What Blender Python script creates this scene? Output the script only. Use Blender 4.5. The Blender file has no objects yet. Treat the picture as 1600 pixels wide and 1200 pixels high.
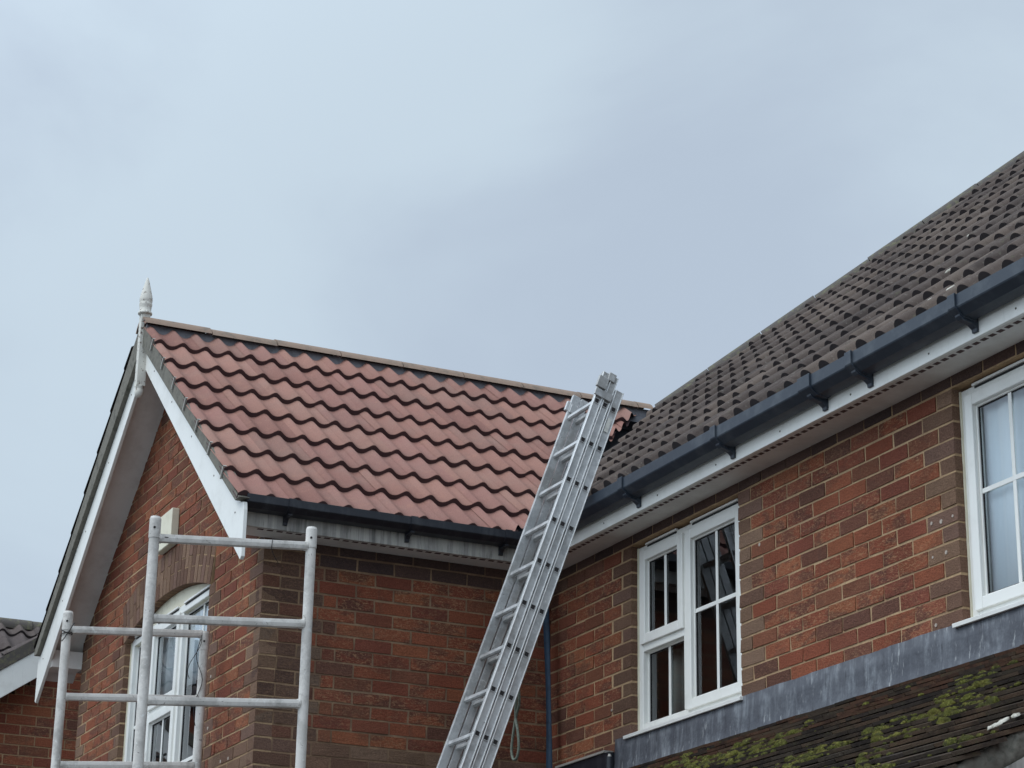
import bpy, bmesh, math, random
from mathutils import Vector, Matrix, noise
rnd = random.Random(7)
SC = bpy.context.scene
C = SC.collection

# ------------------------------------------------------------------ camera
cam_d = bpy.data.cameras.new('camera')
cam = bpy.data.objects.new('camera', cam_d)
C.objects.link(cam)
CR = Vector((0.42688396, 0.90415771, 0.0163989))
CU = Vector((0.29380296, -0.15581933, 0.94308014))
CF = Vector((-0.85524845, 0.39776774, 0.33216098))
CP = Vector((9.1018, -5.6007, 1.6))
m = Matrix((CR, CU, -CF)).transposed().to_4x4()
m.translation = CP
cam.matrix_world = m
cam_d.sensor_width = 36
cam_d.lens = 36 * 3511.6 / 1600
cam_d.clip_start = 0.1
cam_d.clip_end = 3000
SC.camera = cam

# ------------------------------------------------------------------ light
SUN_EL, SUN_AZ = math.radians(56), math.radians(-84)      # azimuth measured from +X towards +Y
sun_d = bpy.data.lights.new('sun', 'SUN')
sun_d.energy = 1.0
sun_d.angle = math.radians(30)
sun_d.color = (1.0, 0.965, 0.92)
sun = bpy.data.objects.new('sun', sun_d)
C.objects.link(sun)
sdir = Vector((math.cos(SUN_EL) * math.cos(SUN_AZ), math.cos(SUN_EL) * math.sin(SUN_AZ), math.sin(SUN_EL)))
sun.rotation_euler = (-sdir).to_track_quat('-Z', 'Y').to_euler()

W = bpy.data.worlds.new('World')
SC.world = W
W.use_nodes = True
nt = W.node_tree
N, L = nt.nodes, nt.links
N.clear()
out = N.new('ShaderNodeOutputWorld')
bg = N.new('ShaderNodeBackground')
L.new(bg.outputs[0], out.inputs[0])
sky = N.new('ShaderNodeTexSky')
sky.sky_type = 'NISHITA'
sky.sun_disc = False
sky.sun_elevation = SUN_EL
sky.sun_rotation = math.radians(90) - SUN_AZ
sk = N.new('ShaderNodeVectorMath'); sk.operation = 'SCALE'; sk.inputs['Scale'].default_value = 0.1
L.new(sky.outputs[0], sk.inputs[0])
tc = N.new('ShaderNodeTexCoord')
mp = N.new('ShaderNodeMapping')
mp.inputs['Scale'].default_value = (1, 1, 1.5)
mp.inputs['Location'].default_value = (1.3, 0.4, 2.1)
L.new(tc.outputs['Generated'], mp.inputs[0])
nz = N.new('ShaderNodeTexNoise')
nz.inputs['Scale'].default_value = 3.4
nz.inputs['Detail'].default_value = 6
nz.inputs['Roughness'].default_value = 0.5
nz.inputs['Distortion'].default_value = 0.35
L.new(mp.outputs[0], nz.inputs['Vector'])
def lobe(px, py, width, amt, prev):
    d = (CF + CR * ((px - 800) / 3511.6) + CU * ((600 - py) / 3511.6)).normalized()
    q = N.new('ShaderNodeVectorMath'); q.operation = 'DOT_PRODUCT'; q.inputs[1].default_value = d
    nn_ = N.new('ShaderNodeVectorMath'); nn_.operation = 'NORMALIZE'
    L.new(tc.outputs['Generated'], nn_.inputs[0]); L.new(nn_.outputs[0], q.inputs[0])
    r_ = N.new('ShaderNodeMapRange'); r_.interpolation_type = 'SMOOTHERSTEP'
    r_.inputs['From Min'].default_value = math.cos(width); r_.inputs['From Max'].default_value = 1.0
    r_.inputs['To Min'].default_value = 0; r_.inputs['To Max'].default_value = amt
    L.new(q.outputs['Value'], r_.inputs[0])
    a_ = N.new('ShaderNodeMath'); a_.operation = 'ADD'
    L.new(prev, a_.inputs[0]); L.new(r_.outputs[0], a_.inputs[1])
    return a_.outputs[0]
cl_ = nz.outputs[0]
for q_ in ((360, 130, .19, .06), (150, 560, .17, .05), (560, 420, .16, .05), (960, 330, .20, -.03), (1500, 130, .20, -.10), (60, 60, .10, -.05), (840, 30, .10, -.04)):
    cl_ = lobe(*q_, cl_)
cr = N.new('ShaderNodeValToRGB')
cr.color_ramp.interpolation = 'EASE'
cr.color_ramp.elements[0].position = 0.34
cr.color_ramp.elements[0].color = (0.495, 0.585, 0.70, 1)
cr.color_ramp.elements[1].position = 0.66
cr.color_ramp.elements[1].color = (0.605, 0.72, 0.82, 1)
L.new(cl_, cr.inputs[0])
# the overcast is brighter overhead and round the hidden sun
dt = N.new('ShaderNodeVectorMath'); dt.operation = 'DOT_PRODUCT'
dt.inputs[1].default_value = sdir
L.new(tc.outputs['Generated'], dt.inputs[0])
mr = N.new('ShaderNodeMapRange')
mr.interpolation_type = 'SMOOTHSTEP'
mr.inputs['From Min'].default_value = 0.1
mr.inputs['From Max'].default_value = 0.95
mr.inputs['To Min'].default_value = 1.0
mr.inputs['To Max'].default_value = 2.7
L.new(dt.outputs['Value'], mr.inputs[0])
cs = N.new('ShaderNodeVectorMath'); cs.operation = 'SCALE'
L.new(cr.outputs[0], cs.inputs[0]); L.new(mr.outputs[0], cs.inputs['Scale'])
mx = N.new('ShaderNodeMix'); mx.data_type = 'RGBA'
mx.inputs[0].default_value = 0.93
L.new(sk.outputs[0], mx.inputs[6]); L.new(cs.outputs[0], mx.inputs[7])
L.new(mx.outputs[2], bg.inputs[0])
bg.inputs[1].default_value = 1.0
SC.view_settings.view_transform = 'Standard'
SC.view_settings.look = 'None'
SC.view_settings.exposure = 0
SC.view_settings.gamma = 1

# ------------------------------------------------------------------ helpers
def lin(r, g, b):
    f = lambda c: (c / 255 / 12.92) if c / 255 <= 0.04045 else ((c / 255 + 0.055) / 1.055) ** 2.4
    return (f(r), f(g), f(b))


class MB:
    def __init__(s):
        s.v, s.f, s.c, s.m, s.s = [], [], [], [], []

    def add(s, vs, fs, col=(.5, .5, .5, 0), mat=0, smooth=False):
        b = len(s.v)
        s.v += [tuple(v) for v in vs]
        if len(col) == 3: col = (*col, 0)
        s.c += [col] * len(vs)
        for f in fs:
            s.f.append([b + i for i in f]); s.m.append(mat); s.s.append(smooth)

    def obox(s, o, a, b, c, col=(.5, .5, .5, 0), mat=0, jit=0):
        o, a, b, c = Vector(o), Vector(a), Vector(b), Vector(c)
        if a.cross(b).dot(c) < 0: a, b = b, a
        vs = [o, o + a, o + a + b, o + b, o + c, o + a + c, o + a + b + c, o + b + c]
        if jit:
            vs = [v + Vector((rnd.uniform(-jit, jit), rnd.uniform(-jit, jit), rnd.uniform(-jit, jit))) for v in vs]
        s.add(vs, [(3, 2, 1, 0), (4, 5, 6, 7), (0, 1, 5, 4), (1, 2, 6, 5), (2, 3, 7, 6), (3, 0, 4, 7)], col, mat)

    def box(s, lo, hi, col=(.5, .5, .5, 0), mat=0, jit=0):
        lo, hi = Vector(lo), Vector(hi)
        d = hi - lo
        s.obox(lo, (d.x, 0, 0), (0, d.y, 0), (0, 0, d.z), col, mat, jit)

    def tube(s, p0, p1, r, seg=20, col=(.5, .5, .5, 0), mat=0, r1=None, caps=True):
        p0, p1 = Vector(p0), Vector(p1)
        r1 = r if r1 is None else r1
        d = (p1 - p0).normalized()
        a = d.orthogonal().normalized(); b = d.cross(a)
        vs = []
        for p, rr in ((p0, r), (p1, r1)):
            for i in range(seg):
                t = 2 * math.pi * i / seg
                vs.append(p + (a * math.cos(t) + b * math.sin(t)) * rr)
        s.add(vs, [(i, (i + 1) % seg, seg + (i + 1) % seg, seg + i) for i in range(seg)], col, mat, True)
        if caps:
            s.add(vs[:seg], [tuple(reversed(range(seg)))], col, mat)
            s.add(vs[seg:], [tuple(range(seg))], col, mat)

    def lathe(s, o, prof, seg=24, col=(.5, .5, .5, 0), mat=0):
        o = Vector(o); vs = []
        for r, z in prof:
            for i in range(seg):
                t = 2 * math.pi * i / seg
                vs.append(o + Vector((r * math.cos(t), r * math.sin(t), z)))
        fs = []
        for k in range(len(prof) - 1):
            for i in range(seg):
                j = (i + 1) % seg
                fs.append((k * seg + i, k * seg + j, (k + 1) * seg + j, (k + 1) * seg + i))
        s.add(vs, fs, col, mat, True)

    def extrude(s, poly, d, col=(.5, .5, .5, 0), mat=0, smooth=False):
        """closed polygon (3D points) extruded by d"""
        d = Vector(d); poly = [Vector(p) for p in poly]; n = len(poly)
        vs = poly + [p + d for p in poly]
        fs = [tuple(range(n)), tuple(reversed(range(n, 2 * n)))]
        fs += [(i, (i + 1) % n, n + (i + 1) % n, n + i)[::-1] for i in range(n)]
        s.add(vs, fs, col, mat, smooth)

    def path(s, pts, r, seg=8, col=(.5, .5, .5, 0), mat=0):
        pts = [Vector(p) for p in pts]
        vs, n = [], len(pts)
        a = None
        for i, p in enumerate(pts):
            d = (pts[min(i + 1, n - 1)] - pts[max(i - 1, 0)]).normalized()
            a = d.orthogonal().normalized() if a is None else (a - d * a.dot(d)).normalized()
            b = d.cross(a)
            for k in range(seg):
                t = 2 * math.pi * k / seg
                vs.append(p + (a * math.cos(t) + b * math.sin(t)) * r)
        fs = [(i * seg + k, i * seg + (k + 1) % seg, (i + 1) * seg + (k + 1) % seg, (i + 1) * seg + k) for i in range(n - 1) for k in range(seg)]
        fs += [tuple(reversed(range(seg))), tuple(range((n - 1) * seg, n * seg))]
        s.add(vs, fs, col, mat, True)

    def build(s, name, mats, parent=None, clips=(), bevel=0, fix=True):
        me = bpy.data.meshes.new(name)
        me.from_pydata(s.v, [], s.f)
        mats = mats if isinstance(mats, (list, tuple)) else [mats]
        for mt in mats: me.materials.append(mt)
        me.polygons.foreach_set('material_index', s.m)
        me.polygons.foreach_set('use_smooth', s.s)
        at = me.color_attributes.new('Col', 'FLOAT_COLOR', 'POINT')
        at.data.foreach_set('color', [x for c in s.c for x in c])
        if clips or fix:
            bm = bmesh.new(); bm.from_mesh(me)
            for co, no in clips:
                bmesh.ops.bisect_plane(bm, geom=bm.verts[:] + bm.edges[:] + bm.faces[:], plane_co=co, plane_no=no, clear_outer=True)
            if fix: bmesh.ops.recalc_face_normals(bm, faces=bm.faces)
            bm.to_mesh(me); bm.free()
        me.update()
        o = bpy.data.objects.new(name, me)
        C.objects.link(o)
        if parent: o.parent = parent
        if bevel:
            b = o.modifiers.new('bevel', 'BEVEL'); b.width = bevel; b.segments = 2; b.limit_method = 'ANGLE'
            b.harden_normals = True
        return o


def thing(name, label, cat, group=None):
    o = bpy.data.objects.new(name, None)
    C.objects.link(o)
    o['label'] = label; o['category'] = cat
    if group: o['group'] = group
    return o


def tag(o, label=None, cat=None, group=None, kind=None):
    if label: o['label'] = label
    if cat: o['category'] = cat
    if group: o['group'] = group
    if kind: o['kind'] = kind
    return o


# ------------------------------------------------------------------ materials
class NT:
    def __init__(s, name):
        s.m = bpy.data.materials.new(name); s.m.use_nodes = True
        s.t = s.m.node_tree; s.b = s.t.nodes['Principled BSDF']
        s.tc = None

    def n(s, t, **k):
        x = s.t.nodes.new(t)
        for a, v in k.items(): setattr(x, a, v)
        return x

    def l(s, a, b): s.t.links.new(a, b)

    def coord(s, scale=(1, 1, 1), loc=(0, 0, 0)):
        if s.tc is None: s.tc = s.n('ShaderNodeTexCoord')
        mp = s.n('ShaderNodeMapping'); mp.inputs['Scale'].default_value = scale; mp.inputs['Location'].default_value = loc
        s.l(s.tc.outputs['Object'], mp.inputs[0]); return mp.outputs[0]

    def noise(s, scale, detail=3, rough=.55, sc=(1, 1, 1), dist=0, loc=(0, 0, 0)):
        x = s.n('ShaderNodeTexNoise'); x.inputs['Scale'].default_value = scale; x.inputs['Detail'].default_value = detail
        x.inputs['Roughness'].default_value = rough; x.inputs['Distortion'].default_value = dist
        s.l(s.coord(sc, loc), x.inputs['Vector']); return x.outputs[0]

    def rng(s, v, a, b, c=0, d=1):
        x = s.n('ShaderNodeMapRange'); x.interpolation_type = 'SMOOTHSTEP'
        for i, q in enumerate((a, b, c, d)): x.inputs[i + 1].default_value = q
        s.l(v, x.inputs[0]); return x.outputs[0]

    def math(s, op, a, b):
        x = s.n('ShaderNodeMath'); x.operation = op
        for i, q in enumerate((a, b)):
            if isinstance(q, (int, float)): x.inputs[i].default_value = q
            else: s.l(q, x.inputs[i])
        return x.outputs[0]

    def mix(s, fac, a, b, mode='MIX'):
        x = s.n('ShaderNodeMix'); x.data_type = 'RGBA'; x.blend_type = mode
        for i, q in ((0, fac), (6, a), (7, b)):
            if isinstance(q, (int, float)): x.inputs[i].default_value = q
            elif isinstance(q, tuple): x.inputs[i].default_value = (*q[:3], 1)
            else: s.l(q, x.inputs[i])
        return x.outputs[2]

    def attr(s):
        x = s.n('ShaderNodeAttribute'); x.attribute_name = 'Col'; return x

    def bump(s, h, strength=.3, dist=.01):
        x = s.n('ShaderNodeBump'); x.inputs['Strength'].default_value = strength; x.inputs['Distance'].default_value = dist
        s.l(h, x.inputs['Height']); s.l(x.outputs[0], s.b.inputs['Normal'])

    def set(s, col=None, rough=None, metal=None, spec=None):
        for k, v in (('Base Color', col), ('Roughness', rough), ('Metallic', metal), ('Specular IOR Level', spec)):
            if v is None: continue
            if isinstance(v, tuple): s.b.inputs[k].default_value = (*v[:3], 1)
            elif isinstance(v, (int, float)): s.b.inputs[k].default_value = v
            else: s.l(v, s.b.inputs[k])
        return s.m


def mat_brick():
    t = NT('brick')
    a = t.attr()
    base = a.outputs['Color']
    # burnt dark patches and lighter creases of a multi stock brick
    burn = t.rng(t.noise(7.5, 2, .5, (1, 1, 2.2)), .47, .60)
    burn = t.math('MULTIPLY', burn, a.outputs['Alpha'])
    c = t.mix(burn, base, t.mix(.62, base, lin(88, 64, 56)))
    cre = t.rng(t.noise(42, 3, .65, (1, 1, 2.4), 1.2), .49, .63)
    cre = t.math('MULTIPLY', cre, t.math('MULTIPLY', a.outputs['Alpha'], .60))
    c = t.mix(cre, c, lin(176, 134, 100))
    fine = t.rng(t.noise(150, 4, .75), .3, .72, .66, 1.22)
    c = t.mix(1, c, fine, 'MULTIPLY')
    # grime running down the wall
    gr = t.rng(t.noise(1.6, 4, .6, (1, 1, .45)), .35, .7, .84, 1.06)
    c = t.mix(1, c, gr, 'MULTIPLY')
    st = t.rng(t.noise(11, 4, .7, (1, 1, .1), .4), .60, .78, 0, .38)
    c = t.mix(st, c, lin(80, 66, 60))
    h = t.math('ADD', t.noise(60, 4, .7, (1, 1, 1.8), .8), t.math('MULTIPLY', t.noise(220, 2, .6), .35))
    t.bump(h, .95, .009)
    return t.set(c, .92, spec=.2)


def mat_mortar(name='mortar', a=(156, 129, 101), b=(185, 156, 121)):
    t = NT(name)
    c = t.mix(t.rng(t.noise(6, 4, .65), .35, .7), lin(*a), lin(*b))
    c = t.mix(t.rng(t.noise(90, 3, .7), .4, .7, 0, .35), c, lin(110, 92, 78))
    t.bump(t.noise(150, 3, .7), .6, .003)
    return t.set(c, .95, spec=.1)


def mat_tile(name, dark=False):
    t = NT(name)
    a = t.attr()
    c = a.outputs['Color']
    if dark:
        c = t.mix(t.rng(t.noise(3, 5, .7), .4, .72, 0, .45), c, lin(102, 90, 83))
        c = t.mix(t.rng(t.noise(38, 4, .75), .56, .72, 0, .7), c, lin(122, 116, 108))
        c = t.mix(t.rng(t.noise(22, 4, .7, loc=(3, 1, 7)), .60, .70, 0, .55), c, lin(84, 84, 66))
        c = t.mix(t.rng(t.noise(14, 4, .7, loc=(9, 5, 2)), .52, .68, 0, .55), c, lin(62, 50, 46))
    else:
        c = t.mix(t.rng(t.noise(2.2, 5, .7), .4, .72, 0, .35), c, lin(146, 122, 110))
        c = t.mix(t.rng(t.noise(16, 5, .75), .50, .75, 0, .45), c, lin(166, 122, 104))
        c = t.mix(t.rng(t.noise(9, 4, .7, loc=(3, 1, 7)), .56, .75, 0, .30), c, lin(118, 90, 76))
        c = t.mix(t.rng(t.noise(70, 2, .6, loc=(1, 8, 7)), .72, .76, 0, .5), c, lin(188, 160, 146))
    c = t.mix(1, c, t.rng(t.noise(190, 3, .75), .3, .75, .82, 1.12), 'MULTIPLY')
    t.bump(t.noise(230, 3, .7), .5, .003)
    return t.set(c, .82 if not dark else .86, spec=.3)


def mat_simple(name, col, rough=.6, metal=0, var=None, vs=8, amt=.4, sc=(1, 1, 1), bump=0, bs=100, spec=None, lo=.45, hi=.7):
    t = NT(name)
    c = col
    if var: c = t.mix(t.rng(t.noise(vs, 5, .7, sc), lo, hi, 0, amt), col, var)
    if bump: t.bump(t.noise(bs, 3, .7), bump, .004)
    return t.set(c, rough, metal, spec)


def mat_upvc(name='white_plastic', grime=.25):
    t = NT(name)
    c = t.mix(t.rng(t.noise(5, 5, .7), .45, .75, 0, grime), lin(226, 225, 219), lin(176, 172, 162))
    c = t.mix(t.rng(t.noise(30, 4, .7, (1, 1, .12)), .58, .75, 0, grime), c, lin(168, 166, 160))
    return t.set(c, .38)


def mat_grimy():
    t = NT('grimy_fascia')
    st = t.rng(t.noise(22, 5, .7, (1, 1, .06), .3), .40, .62)
    bl = t.rng(t.noise(4, 4, .6), .35, .65)
    f = t.math('MULTIPLY', st, t.math('ADD', t.math('MULTIPLY', bl, .6), .4))
    c = t.mix(f, lin(176, 172, 164), lin(84, 82, 80))
    c = t.mix(t.rng(t.noise(50, 4, .7, (1, 1, .1)), .6, .7, 0, .6), c, lin(58, 56, 56))
    return t.set(c, .55)


def mat_alu(name, base=(192, 192, 191), dark=(160, 161, 161), rough=.42, metal=.35):
    t = NT(name)
    c = t.mix(t.rng(t.noise(7, 6, .75), .42, .62, 0, .8), lin(*base), lin(*dark))
    c = t.mix(t.rng(t.noise(3, 5, .75, loc=(7, 7, 7)), .5, .62, 0, .5), c, lin(136, 132, 126))
    c = t.mix(t.rng(t.noise(26, 4, .7, dist=1.0), .60, .68, 0, .5), c, lin(226, 226, 222))
    c = t.mix(t.rng(t.noise(24, 4, .75, loc=(4, 4, 4), dist=.9), .64, .70, 0, .8), c, lin(96, 92, 86))
    r = t.rng(t.noise(25, 4, .7), .35, .7, rough - .08, rough + .2)
    t.bump(t.noise(120, 3, .7), .15, .002)
    return t.set(c, r, metal)


def mat_lead():
    t = NT('lead')
    c = t.mix(t.rng(t.noise(16, 5, .7, (1, 1, .14), .3), .42, .68), lin(80, 82, 88), lin(122, 126, 131))
    c = t.mix(t.rng(t.noise(5, 5, .7), .42, .62, 0, .85), c, lin(70, 72, 79))
    c = t.mix(t.rng(t.noise(34, 4, .7, (1, 1, .2)), .60, .70, 0, .6), c, lin(172, 174, 174))
    c = t.mix(t.rng(t.noise(26, 4, .75, (1, 1, .10), loc=(4, 8, 1)), .58, .68, 0, .75), c, lin(50, 50, 56))
    t.bump(t.noise(12, 3, .6), .4, .02)
    return t.set(c, .6, .15)


def mat_glass():
    t = NT('window_glass')
    b = t.b
    mixs = t.n('ShaderNodeMixShader'); gl = t.n('ShaderNodeBsdfGlossy'); tr = t.n('ShaderNodeBsdfTransparent')
    fr = t.n('ShaderNodeFresnel'); fr.inputs[0].default_value = 1.5
    gl.inputs['Roughness'].default_value = 0.015
    gl.inputs['Color'].default_value = (.95, .97, 1, 1)
    tr.inputs['Color'].default_value = (.93, .96, .95, 1)
    nz = t.noise(2.2, 1, .4)
    bp = t.n('ShaderNodeBump'); bp.inputs['Strength'].default_value = .05; bp.inputs['Distance'].default_value = .02
    t.l(nz, bp.inputs['Height']); t.l(bp.outputs[0], gl.inputs['Normal'])
    f2 = t.math('MINIMUM', t.math('MULTIPLY', fr.outputs[0], 1.7), 1.0)
    t.l(f2, mixs.inputs[0]); t.l(tr.outputs[0], mixs.inputs[1]); t.l(gl.outputs[0], mixs.inputs[2])
    t.t.links.new(mixs.outputs[0], t.t.nodes['Material Output'].inputs[0])
    return t.m


def mat_curtain(name='net_curtain', a=(250, 251, 252), b=(214, 222, 230)):
    t = NT(name)
    c = t.mix(t.rng(t.noise(9, 3, .5, (1, 1, .03)), .35, .65), lin(*a), lin(*b))
    return t.set(c, .9)


def mat_moss():
    t = NT('moss')
    a = t.attr()
    c = t.mix(t.rng(t.noise(45, 4, .7), .4, .65), a.outputs['Color'], lin(92, 94, 44))
    c = t.mix(t.rng(t.noise(120, 3, .7), .52, .68, 0, .8), c, lin(150, 148, 82))
    c = t.mix(t.rng(t.noise(18, 3, .7, loc=(3, 3, 3)), .50, .66, 0, .7), c, lin(74, 74, 48))
    t.bump(t.noise(220, 4, .8), 1, .012)
    return t.set(c, 1.0, spec=.05)


def mat_plain():
    t = NT('plain_clay_tile')
    c = t.attr().outputs['Color']
    c = t.mix(t.rng(t.noise(26, 5, .75), .50, .72, 0, .45), c, lin(92, 88, 62))
    c = t.mix(t.rng(t.noise(60, 4, .75, loc=(2, 2, 2)), .60, .70, 0, .5), c, lin(120, 112, 98))
    c = t.mix(t.rng(t.noise(7, 4, .7, loc=(5, 2, 2)), .45, .65, 0, .6), c, lin(44, 38, 36))
    t.bump(t.noise(180, 4, .75), .8, .006)
    return t.set(c, .92, spec=.15)


def mat_soffit():
    t = NT('soffit_white')
    c = t.mix(t.rng(t.noise(4, 5, .7), .4, .7, 0, .4), lin(214, 210, 204), lin(168, 158, 148))
    return t.set(c, .5)


M = dict(
    brick=mat_brick(), mortar=mat_mortar(), mortar_shaded=mat_mortar('mortar_shaded', (118, 94, 76), (150, 124, 98)), red=mat_tile('red_pantile'), brown=mat_tile('brown_pantile', True),
    redge=mat_simple('tile_edge', lin(72, 50, 50), .9, var=lin(60, 44, 48), vs=30, amt=.8),
    bedge=mat_simple('weathered_shaded_tile_edge', lin(50, 43, 43), .9, var=lin(34, 30, 33), vs=30, amt=.8),  # also fills the main roof's roll openings, standing for their shaded hollows
    ridge=mat_simple('buff_ridge_tile', lin(138, 116, 100), .85, var=lin(98, 90, 80), vs=14, amt=.7, bump=.4),
    hip=mat_simple('mossy_ridge_tile', lin(78, 72, 68), .9, var=lin(108, 106, 78), vs=26, amt=.8, bump=.8),
    white=mat_upvc(), barge=mat_upvc('white_board', .3), grimy=mat_grimy(), soffit=mat_soffit(),
    black=mat_simple('black_gutter', lin(25, 28, 36), .45, var=lin(60, 62, 66), vs=12, amt=.6, sc=(1, 1, .3)),
    gutter=mat_simple('grey_gutter', lin(38, 47, 58), .48, var=lin(70, 76, 82), vs=9, amt=.6),
    slot=mat_simple('dark_slot', lin(38, 34, 34), .9),
    ventslot=mat_simple('soffit_slot', lin(84, 66, 62), .9),
    cement=mat_simple('cement', lin(112, 108, 98), .95, var=lin(78, 76, 68), vs=22, amt=.9, bump=.9, bs=90),
    clip=mat_simple('clip_metal', lin(176, 172, 164), .5, .4),
    lead=mat_lead(), glass=mat_glass(), alu=mat_alu('ladder_aluminium'),
    alu_edge=mat_simple('skylit_aluminium_edge', lin(232, 232, 230), .32, .5, var=lin(190, 190, 188), vs=20, amt=.6),  # brighter copy of the ladder metal, sky glint put into the lip colour
    pole=mat_alu('scaffold_aluminium', (208, 203, 196), (182, 177, 170), .6, .0),
    cream=mat_simple('cream_board', lin(214, 208, 186), .6, var=lin(176, 166, 140), vs=7, amt=.5),
    oldpaint=mat_simple('peeling_white_paint', lin(206, 202, 192), .7, var=lin(112, 98, 88), vs=38, amt=1, lo=.56, hi=.62, bump=.5),
    valley=mat_simple('valley_lead', lin(60, 66, 76), .55, var=lin(38, 42, 50), vs=7, amt=.8),
    deck=mat_simple('roofing_felt', lin(34, 36, 42), .9),
    bed=mat_simple('ridge_mortar', lin(104, 104, 108), .9, var=lin(74, 74, 78), vs=20, amt=.8),
    porch=mat_plain(), moss=mat_moss(),
    spot=mat_simple('lichen', lin(184, 180, 168), .95, var=lin(120, 116, 100), vs=70, amt=.9),
    filler=mat_simple('filler', lin(176, 164, 152), .9, var=lin(120, 104, 92), vs=120, amt=.9),
    room=mat_simple('room_wall', lin(112, 116, 116), .9), curtain=mat_curtain(),
    blind=mat_curtain('pale_blind', (243, 247, 250), (228, 236, 242)),
    blue=mat_simple('blue_webbing', lin(34, 56, 76), .7, var=lin(22, 38, 54), vs=20, amt=.8),
    rope=mat_simple('green_rope', lin(122, 130, 118), .9, var=lin(80, 86, 78), vs=90, amt=.8, bump=.8, bs=200),
    wire=mat_simple('tie_wire', lin(48, 46, 46), .5, .5),
    ground=mat_simple('tarmac', lin(104, 104, 104), .95, var=lin(78, 78, 80), vs=3, amt=.8),
)

# ------------------------------------------------------------------ ground
g = MB(); g.add([(-600, -600, 0), (600, -600, 0), (600, 600, 0), (-600, 600, 0)], [(0, 1, 2, 3)])
tag(g.build('ground', M['ground']), 'grey tarmac ground in front of the houses', kind='structure')

# ------------------------------------------------------------------ key dimensions
B1 = 4.852            # bed joint one course below the soffit
CH, BL = .075, .225
XS = -2.356           # side wall of the wing
YG = -1.762           # gable wall of the wing
XL = -6.20            # left corner of the gable wall
XC = -4.28            # ridge line of the wing
SOF = 4.905           # soffit level
TW, TM = .76, .839    # slopes of the wing roof and main roof
ZW = 6.755            # wing roof plane at the ridge
EW = 2.24             # half width of the wing roof at the eave
ZE, YE = 5.075, -.30  # main roof eave


FO = .20              # fascia offset from the wall


def wing_z(x): return ZW - TW * abs(x - XC)
def main_z(y): return ZE + TM * (y - YE)


house = thing('brick_house', 'red brick house with red pantiled gable wing, brown main roof and mossy porch roof', 'house')

RED = [(144, 84, 61), (138, 77, 57), (131, 74, 57), (148, 89, 63), (127, 72, 57), (140, 80, 59), (134, 79, 61)]
DRK = [(124, 78, 60), (114, 74, 60), (130, 82, 62), (106, 72, 60)]
BRN = [(122, 94, 77), (128, 101, 82), (114, 87, 72), (136, 109, 90), (124, 96, 83), (112, 84, 70)]
SOFFIT_SHADE = [(88, 70, 64), (80, 65, 62), (94, 73, 66)]  # very dark bricks below the soffit, its shade mixed into their colour


def bcol(kind):
    if kind == 'red':
        if rnd.random() < .17: c = rnd.choice(DRK); a = rnd.uniform(0, .6)
        else: c = rnd.choice(RED); a = rnd.choice((.1, .5, .9, 1.0))
    elif kind == 'brn': c = rnd.choice(BRN); a = .1
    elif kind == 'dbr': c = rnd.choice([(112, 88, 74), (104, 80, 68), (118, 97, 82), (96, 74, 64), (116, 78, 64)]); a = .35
    else: c = rnd.choice(SOFFIT_SHADE); a = .1
    k = rnd.uniform(.92, 1.08)
    l_ = lin(*c)
    return (l_[0] * k * 1.0, l_[1] * k, l_[2] * k, a)


def brick_wall(origin, U, Nn, s0, s1, k0, k1, phase, spans, style, name, label, depth=.10, J=.0115, mort='mortar'):
    """courses k0..k1 counted downward from B1 (k = 0 lies just below it). spans(k)->list of (a,b) along U.
    phase(k)->offset of perpends."""
    U, Nn = Vector(U), Vector(Nn); origin = Vector(origin)
    br, mo = MB(), MB()
    for k in range(k0, k1):
        zt = B1 - k * CH; zb = zt - CH
        for a, b in spans(k):
            if b - a < .02: continue
            # mortar body, slightly behind the brick faces
            rec = .0035
            o = origin + U * a + Vector((0, 0, zb)) - Nn * depth
            mo.obox(o + U * .002, U * (b - a - .004), Nn * (depth - rec), Vector((0, 0, CH)), (.5, .5, .5, 0))
            ph = phase(k)
            n = math.floor((a - ph) / BL)
            x = ph + n * BL
            while x < b - .001:
                xa, xb = max(x, a), min(x + BL, b)
                st, splits = style(k, xa, xb, x)
                for (ya, yb, kd) in splits:
                    la = ya + (J / 2 if ya > a + .001 else 0); lb = yb - (J / 2 if yb < b - .001 else 0)
                    if lb - la < .012: continue
                    dj = rnd.uniform(-.0015, .002)
                    o = origin + U * la + Vector((0, 0, zb + J / 2)) - Nn * (depth - .001)
                    br.obox(o, U * (lb - la), Nn * (depth - .001 + dj), Vector((0, 0, CH - J)), bcol(kd), jit=.0022)
                x += BL
    w = br.build('wall', [M['brick']], house)
    w['label'] = label
    mo.build('mortar', [M[mort]], w)
    return w


def cut(a, b, holes):
    r = [(a, b)]
    for h0, h1 in holes:
        n = []
        for x, y in r:
            if h1 <= x or h0 >= y: n.append((x, y)); continue
            if h0 > x: n.append((x, h0))
            if h1 < y: n.append((h1, y))
        r = n
    return r


# ---- main wall (plane Y = 0, faces -Y)
WT, WB = 4.852, 3.835             # window head and sill level
W1 = (-1.365, -.225)
W2 = (1.575, 3.60)
ZFLASH = 3.80


def spans_main(k):
    zt = B1 - k * CH
    holes = []
    if zt <= WT + .001 and zt - CH >= WB - .04: holes = [W1, W2]
    return cut(XS, 5.2, holes)


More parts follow.
